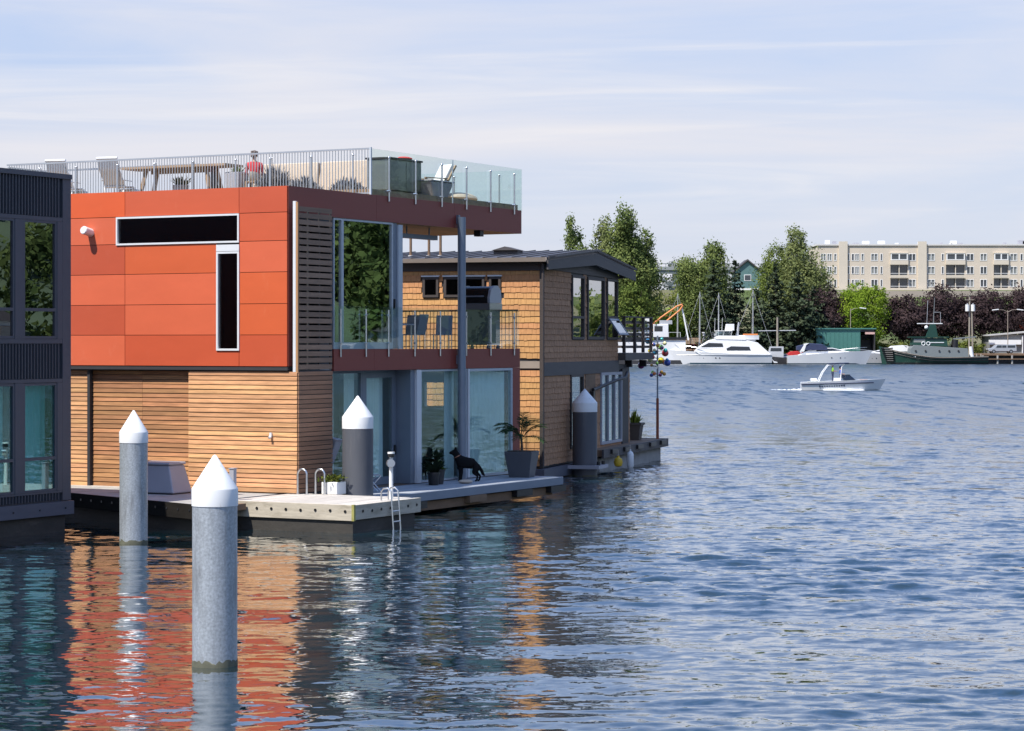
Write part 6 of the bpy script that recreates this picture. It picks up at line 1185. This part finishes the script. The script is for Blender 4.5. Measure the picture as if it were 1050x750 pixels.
def sailboat(label, X, Y, L, hm, mast, rot=0, hullm=M_GEL, stays=True):
    T = thing('sailboat', label, 'sailboat', (X, Y, 0), rot, 'bare masted boats at the far quay'); hull(L, L * .28, lambda t: 1.1 + .4 * t * t, -.6, .8).build('hull', hullm, T, smooth=True)
    superstr(MB(), [(-L * .25, 1.1), (-L * .22, 1.75), (L * .18, 1.6), (L * .26, 1.25)], L * .09, .8).build('coach_roof', M_GEL, T); MB().cyl((.5, 0, 1.2), (.5, 0, mast), .11, .07, 8).build('mast', M_GELG, T)
    MB().cyl((.4, 0, 2.4), (-L * .38, 0, 2.5), .07, n=6).build('boom', M_GELG, T)
    if stays:
        for x, y in ((L * .47, 0), (-L * .45, 0), (.2, L * .13), (.2, -L * .13)): MB().cyl((.5, 0, mast - .3), (x, y, 1.3), .03, n=4).build('stay', M_GELG, T)
sailboat('thin bare mast standing behind the barge crane', 34.0, 487, 10, 1, 14.6); sailboat('bare masted boat behind the yacht bow', 38.6, 487, 9, 1, 15.0); sailboat('bare masted boat behind the yacht flybridge', 42.6, 488, 9, 1, 14.8); sailboat('bare masted boat with spread stays behind the yacht stern', 49.6, 486.5, 11, 1, 15.4)
T = thing('work_boat', 'dark work boat with stout mast and long boom beside the yacht stern', 'work boat', (55.0, 481.5, 0), R_(176)); hull(10.5, 3.4, lambda t: 1.2 + .8 * t * t, -.6, .9).build('hull', M_CHAR, T, smooth=True)
superstr(MB(), [(-.8, 1.3), (-.8, 3.6), (2.0, 3.6), (2.5, 1.6)], 1.2, .9).build('wheelhouse', M_GELG, T); side_glass(T, [(-.4, 2.6), (-.4, 3.3), (1.8, 3.3), (1.9, 2.6)], 1.12, 1.08, 2.6, 3.3); MB().cyl((.4, 0, 1.2), (.4, 0, 9.6), .24, .18, 8).build('mast', M_UP, T, smooth=True); MB().cyl((4.4, -.3, 6.8), (-3.4, -.3, 6.9), .10, n=6).build('boom', M_GELG, T); MB().cyl((.4, 0, 9.4), (-3.4, -.3, 6.9), .03, n=4).build('stay', M_BLACK, T)
MB().lathe([(.35, 1.2), (.35, 1.9)], 10, (-2.6, 0, 0)).build('capstan', M_REDC, T)
T = thing('red_white_tug', 'small red and white wheelhouse boat behind the yacht flybridge', 'work boat', (41.8, 491.5, 1.2), math.pi); hull(9, 3, lambda t: 2.6 + .5 * t, -.5, .6).build('hull', M_REDC, T, smooth=True); MB().box(-2.2, 1.8, -1.2, 1.2, 3.0, 5.2).build('wheelhouse', M_GEL, T, bevel=.05); MB().box(-2.4, 2.0, -1.35, 1.35, 5.2, 5.4).build('roof', M_GEL, T)
for x in (-1.5, -.1, 1.2): MB().box(x - .4, x + .4, 1.2, 1.22, 4.0, 4.9).build('window', M_TINT, T)
def tug():
    T = thing('tugboat', 'dark green tugboat with grey deckhouse and tall mast moored at the pier', 'tugboat', (86.4, 478.5, 0), math.pi); g = mat('tug_green', (.012, .052, .038), .45, var=.1); gd = mat('tug_grey', (.17, .19, .195), .6, var=.06); L = 21.0
    zs = lambda t: 1.35 + .25 * (1 - t) ** 2 + 2.3 * max(0, (t - .45) / .55) ** 1.7
    hull(L, 6.2, zs, -.9, .9, 2.8).build('hull', g, T, smooth=True); hull(L, 6.2, zs, -.92, .9, 2.8, z_lo=.35, off=.03).build('boot_stripe', M_BLACK, T, smooth=True)
    for q, (hh, w, m) in enumerate(((.30, .10, M_BLACK), (.75, .10, M_BLACK), (.08, .06, M_GUTTER))):
        for s in (-1, 1):
            pts = []
            for i in range(15):
                t = i / 14 * .93; x = -L/2 + L * t; hb = 3.1 * (.86 + .14 * min(1, t * 4)) * (1 - max(0, (t - .45) / .55) ** 2.8); k = max(0, (t - .6) / .4) ** 2; f = 1 - hh / (zs(t) + .4); ch = hb * (.8 - .25 * k); pts.append((x + .9 * k * f, s * (ch + (hb - ch) * f + .03), zs(t) - hh))
            MB().tube(pts, w, 6).build('rub_rail', m, T)
    for i in range(7): z = 3.2 - i * .42; MB().tube([(8.9 - .05 * i, -1.9 + .08 * i, z), (10.4 - .12 * i, -1.1 + .06 * i, z), (10.95 - .14 * i, 0, z), (10.4 - .12 * i, 1.1 - .06 * i, z), (8.9 - .05 * i, 1.9 - .08 * i, z)], .17, 8).build('bow_fender', M_BLACK, T)
    superstr(MB(), [(-6.6, 1.3), (-6.4, 3.2), (4.6, 3.9), (5.2, 3.2), (5.4, 1.6)], 2.0, .92).build('deckhouse', gd, T, bevel=.05)
    for x in (-4.5, -2.6, -.6, 2.2, 4.2): MB().cyl((x, -2.06, 2.7), (x, 2.06, 2.7), .2, n=12).build('porthole', M_TINT, T)
    superstr(MB(), [(-2.4, 3.55), (-2.2, 5.3), (4.6, 5.4), (4.9, 3.9)], 1.7, .93).build('wheelhouse', g, T, bevel=.05); MB().box(-2.6, 5.3, -1.9, 1.9, 5.42, 5.62).build('wheelhouse_roof', g, T); side_glass(T, [(2.2, 4.45), (2.2, 5.15), (4.5, 5.15), (4.6, 4.45)], 1.64, 1.60, 4.4, 5.2, M_PANE2); [MB().box(-1.6, 1.6, *sorted((s * 1.66, s * 1.72)), 4.35, 4.5).build('white_stripe', M_GEL, T) for s in (-1, 1)]
    for x in (1.6, 2.6): MB().tube([(x + .35 * math.cos(a), 1.72, 4.2 + .35 * math.sin(a)) for a in np.linspace(0, 6.28, 13)], .09, 6).build('life_ring', M_GEL, T)
    MB().cyl((.4, 0, 5.6), (0, 0, 13.6), .12, .05, 8).build('mast', gd, T); MB().cyl((1.6, 0, 8.0), (1.4, 0, 13.0), .05, n=5).build('antenna', M_GELG, T); MB().beam((-1.6, 0, 8.3), (3.6, 0, 8.3), .18).build('mast_yard', M_GEL, T); MB().prism([(-.6, 5.6), (1.8, 5.6), (.9, 8.2), (-.1, 8.2)], 'y', -.5, .5).build('mast_house', g, T); MB().sphere((1.7, 0, 7.5), .4, 10, 8).build('radar_dome', M_GEL, T, smooth=True)
    MB().tube([(-1.2, 0, 8.3), (-1.2, 0, 10.6), (.1, 0, 10.6)], .05, 5).build('mast_stay', M_GELG, T)
    MB().cyl((-4.0, 0, 3.2), (-4.2, 0, 5.0), .75, .65, 14).build('funnel', M_BLACK, T, smooth=True); MB().beam((-4.2, -.6, 5.2), (-8.6, -.6, 5.6), .25).beam((-3.2, -.6, 4.2), (-4.2, -.6, 5.3), .2).build('deck_crane', gd, T); MB().cyl((-7.4, .8, 1.5), (-7.2, .8, 3.6), .5, .3, 10).build('vent_cowl', M_GEL, T, smooth=True)
    for i in range(13):
        if i == 5: continue
        x = 7.7 - i * .26; MB().box(x - .16, x - .03, 0, .03, 0, .27).build('bow_letter', M_GEL, T, loc=(0, 2.72 + i * .075 - .12 * max(0, 3 - i), zs((x + 10.5) / 21) - .62), rot=(0, 0, R_(-12)))
    for x in (-9.5, -8.6): MB().cyl((x, 0, 1.3), (x, 0, 2.1), .18, n=8).build('bitt', M_GUTTER, T)
tug()
def crane_barge():
    T = thing('crane_barge', 'black barge carrying a white crane with an orange lattice boom', 'barge', (30.6, 483, 0), 0)
    MB().box(-11, 5.0, -3, 3, -.4, 4.9).build('deckhouse_base', M_GEL, T); MB().box(-11, 5.2, -3.2, 3.2, 4.95, 5.5).build('deck', M_BLACK, T); MB().box(-11.2, 5.3, -3.4, 3.4, -.8, .8).build('hull', M_CHAR, T)
    MB().box(-1.5, 1.6, -1.2, 1.2, 5.5, 8.2).build('cab', M_GEL, T, bevel=.08); MB().box(-.2, 2.4, -.9, .9, 8.2, 9.0).build('winch_house', M_GELG, T); MB().box(-4.5, -1.8, -1, 1, 5.5, 9.6).build('counterweight', M_GEL, T, bevel=.05)
    MB().box(-1.3, .4, -1.22, -1.202, 6.7, 7.8).build('cab_window', M_TINT, T)
    b = MB(); p0, p1 = Vector((-4.4, 0, 5.6)), Vector((4.6, 0, 12.2)); d = (p1 - p0).normalized(); nrm = Vector((-d.z, 0, d.x))
    up = [p0 + nrm * .3, p0.lerp(p1, .55) + nrm * .55, p0.lerp(p1, .9) + nrm * .45, p1 + nrm * .1]; dn = [p0 - nrm * .3, p0.lerp(p1, .55) - nrm * .75, p0.lerp(p1, .9) - nrm * .55, p1 - nrm * .1]
    for y in (-.4, .4): b.tube([q + Vector((0, y, 0)) for q in up], .18, 6); b.tube([q + Vector((0, y, 0)) for q in dn], .18, 6)
    b.build('boom', M_ORNG, T)
    for t in (.15, .3, .45, .6, .75): MB().beam(p0.lerp(p1, t) + nrm * .5, p0.lerp(p1, t + .1) - nrm * .6, .09).build('lattice_brace', M_ORNG, T)
    MB().beam((4.4, 0, 12.0), (5.8, 0, 4.9), .28).build('spud_leg', M_GEL, T); MB().cyl((4.6, 0, 12.2), (-3.6, 0, 9.5), .03, n=4).build('cable', M_BLACK, T); MB().box(-7.5, -5.2, -1, 1, 5.5, 7.2).build('generator_box', M_GELG, T)
    for i in range(7): MB().cyl((-10.5 + i * 2.4, -3.1, 5.5), (-10.5 + i * 2.4, -3.1, 6.5), .04, n=5).build('rail_post', M_GEL, T)
    MB().beam((-10.5, -3.1, 6.5), (3.9, -3.1, 6.5), .06).build('rail', M_GEL, T)
crane_barge()
T = thing('log_boom', 'brown timber stacked on the quay behind the yacht bow', 'timber stack', (36.2, 489.6, 1.2), 0)
for i in range(4):
    for k in range(4 - i): MB().cyl((-3.5, k * .75 + i * .37, .35 + i * .62), (3.5, k * .75 + i * .37, .35 + i * .62), .36, n=8).build('log', M_BROWNBEAM, T)
for i in range(3):
    for k in range(4 - i): MB().box(-3.4, 3.4, k * .8, k * .8 + .7, 2.9 + i * .45, 3.3 + i * .45).build('beam', M_TEAK, T)
def ski_boat():
    T = thing('ski_boat', 'white open ski boat with a tow tower speeding across the lake', 'motorboat', (30.0, 214.5, 0), R_(0)); L = 7.0
    zs = lambda t: .80 + .12 * t; hull(L, 2.5, zs, -.25, .75, 2.4).build('hull', M_GEL, T, smooth=True); T.rotation_euler = (0, R_(-1.5), R_(-4))
    hull_line(T, L, 2.5, zs, .75, .62, .055, M_NVC, 'side_stripe', 2.4, .9)
    for i in range(11): MB().box(-1.9 + i * .22, -1.9 + i * .22 + .14, -1.135, -1.10, .34, .50).build('hull_letter', M_NVC, T)
    MB().box(-2.9, 1.2, -.95, .95, .82, .84).build('cockpit', M_INWALL, T)
    for x in (-2.6, -.5): MB().box(x, x + .55, -.85, .85, .84, 1.12).build('bench_seat', M_GEL, T, bevel=.05)
    for s in (-1, 1): MB().tube([(-1.9, s * 1.05, .85), (-1.5, s * .98, 1.65), (-1.0, s * .85, 2.3), (.5, s * .85, 2.38), (.2, s * .9, 2.1), (.05, s * 1.02, .9)], .045, 8).build('tower_leg', M_GEL, T, smooth=True)
    MB().box(-1.0, .9, -.95, .95, 2.42, 2.49).build('bimini', M_NVC, T, bevel=.03); MB().cyl((-.4, -.85, 2.35), (-.4, .85, 2.35), .06, n=8).build('tower_bar', M_GEL, T)
    MB().add([(.5, -1.0, .85), (1.5, -.5, .87), (1.5, .5, .87), (.5, 1.0, .85), (.15, -.95, 1.32), (.95, -.5, 1.36), (.95, .5, 1.36), (.15, .95, 1.32)], [(0, 1, 5, 4), (1, 2, 6, 5), (2, 3, 7, 6)]).build('windscreen', M_GL_DK, T); MB().tube([(.15, -.95, 1.33), (.95, -.5, 1.37), (.95, .5, 1.37), (.15, .95, 1.33)], .03, 6).build('windscreen_frame', M_BLACK, T)
    MB().box(1.9, 2.6, -.3, .3, .86, .90).build('bow_cushion', M_ORNG, T, bevel=.01)
ski_boat()
person('person in a lime green top standing in the ski boat', (29.3, 213.95, .72), R_(5), 'stand', mat('lime_top', (.30, .55, .06), .8), mat('dark_shorts', (.03, .04, .08), .8), P_HAIR, .95)
person('person in a blue top and cap driving the ski boat', (30.0, 213.8, .84), R_(-5), 'sit', mat('blue_top', (.02, .07, .45), .8), MATS['dark_shorts'], P_HAIR, 1.0, cap=mat('blue_cap', (.02, .05, .30), .8))
# foam behind the ski boat
M_FOAM = mat('wake_foam', (.75, .78, .80), .7, var=.1, scale=(3, 3, 3))
b = MB(); rk = random.Random(6); secs = []
for i in range(34):
    x = 27.0 - i * .12; t = i / 33; w = (.32 + .4 * t) * rk.uniform(.7, 1.2); h = .15 * (1 - t) * rk.uniform(.2, 1.3) - .02; yy = 214.75 + .035 * i; secs.append([(x, yy - w, -.04), (x + rk.uniform(-.04, .04), yy - w * .45, h * .7), (x, yy + rk.uniform(-.1, .1), h), (x, yy + w * .45, h * .6), (x, yy + w, -.04)])
b.loft(secs); secs = []
for i in range(30): x = 28.4 + i * .13; h = .12 * math.sin(math.pi * i / 29) ** .6 * rk.uniform(.5, 1.2) + .01; yy = 213.42 + .25 * (i / 29 - .4) ** 2; secs.append([(x, yy - .3, -.04), (x, yy - .1, h * .6), (x, yy + .1, h), (x, yy + .35, -.04)])
b.loft(secs); tag(b.build('wake', M_FOAM, smooth=True), 'white foam wake trailing the ski boat', 'wake', None, 'stuff')
# an older wake: low swells left across the lake
b = MB()
for y0, hh in ((226, .16), (247, .18), (258, .14)):
    secs = []
    for i in range(60):
        x = -2 + i * .62 if y0 == 226 else 14 + i * 1.1; yy = y0 + 1.6 * math.sin(i * .11) - i * (.12 if y0 == 226 else .03); e = math.sin(math.pi * i / 59) ** .5 * hh * (1 + .3 * math.sin(i * 1.7)); secs.append([(x, yy - 2.4, -.05), (x, yy - .5, e - .02), (x, yy, e), (x, yy + .5, e - .02), (x, yy + 2.4, -.05)])
    b.loft(secs)
tag(b.build('wake_swell', bpy.data.materials['lake_water'], smooth=True), 'low smooth swells of older boat wakes across the lake', 'wake', None, 'stuff')
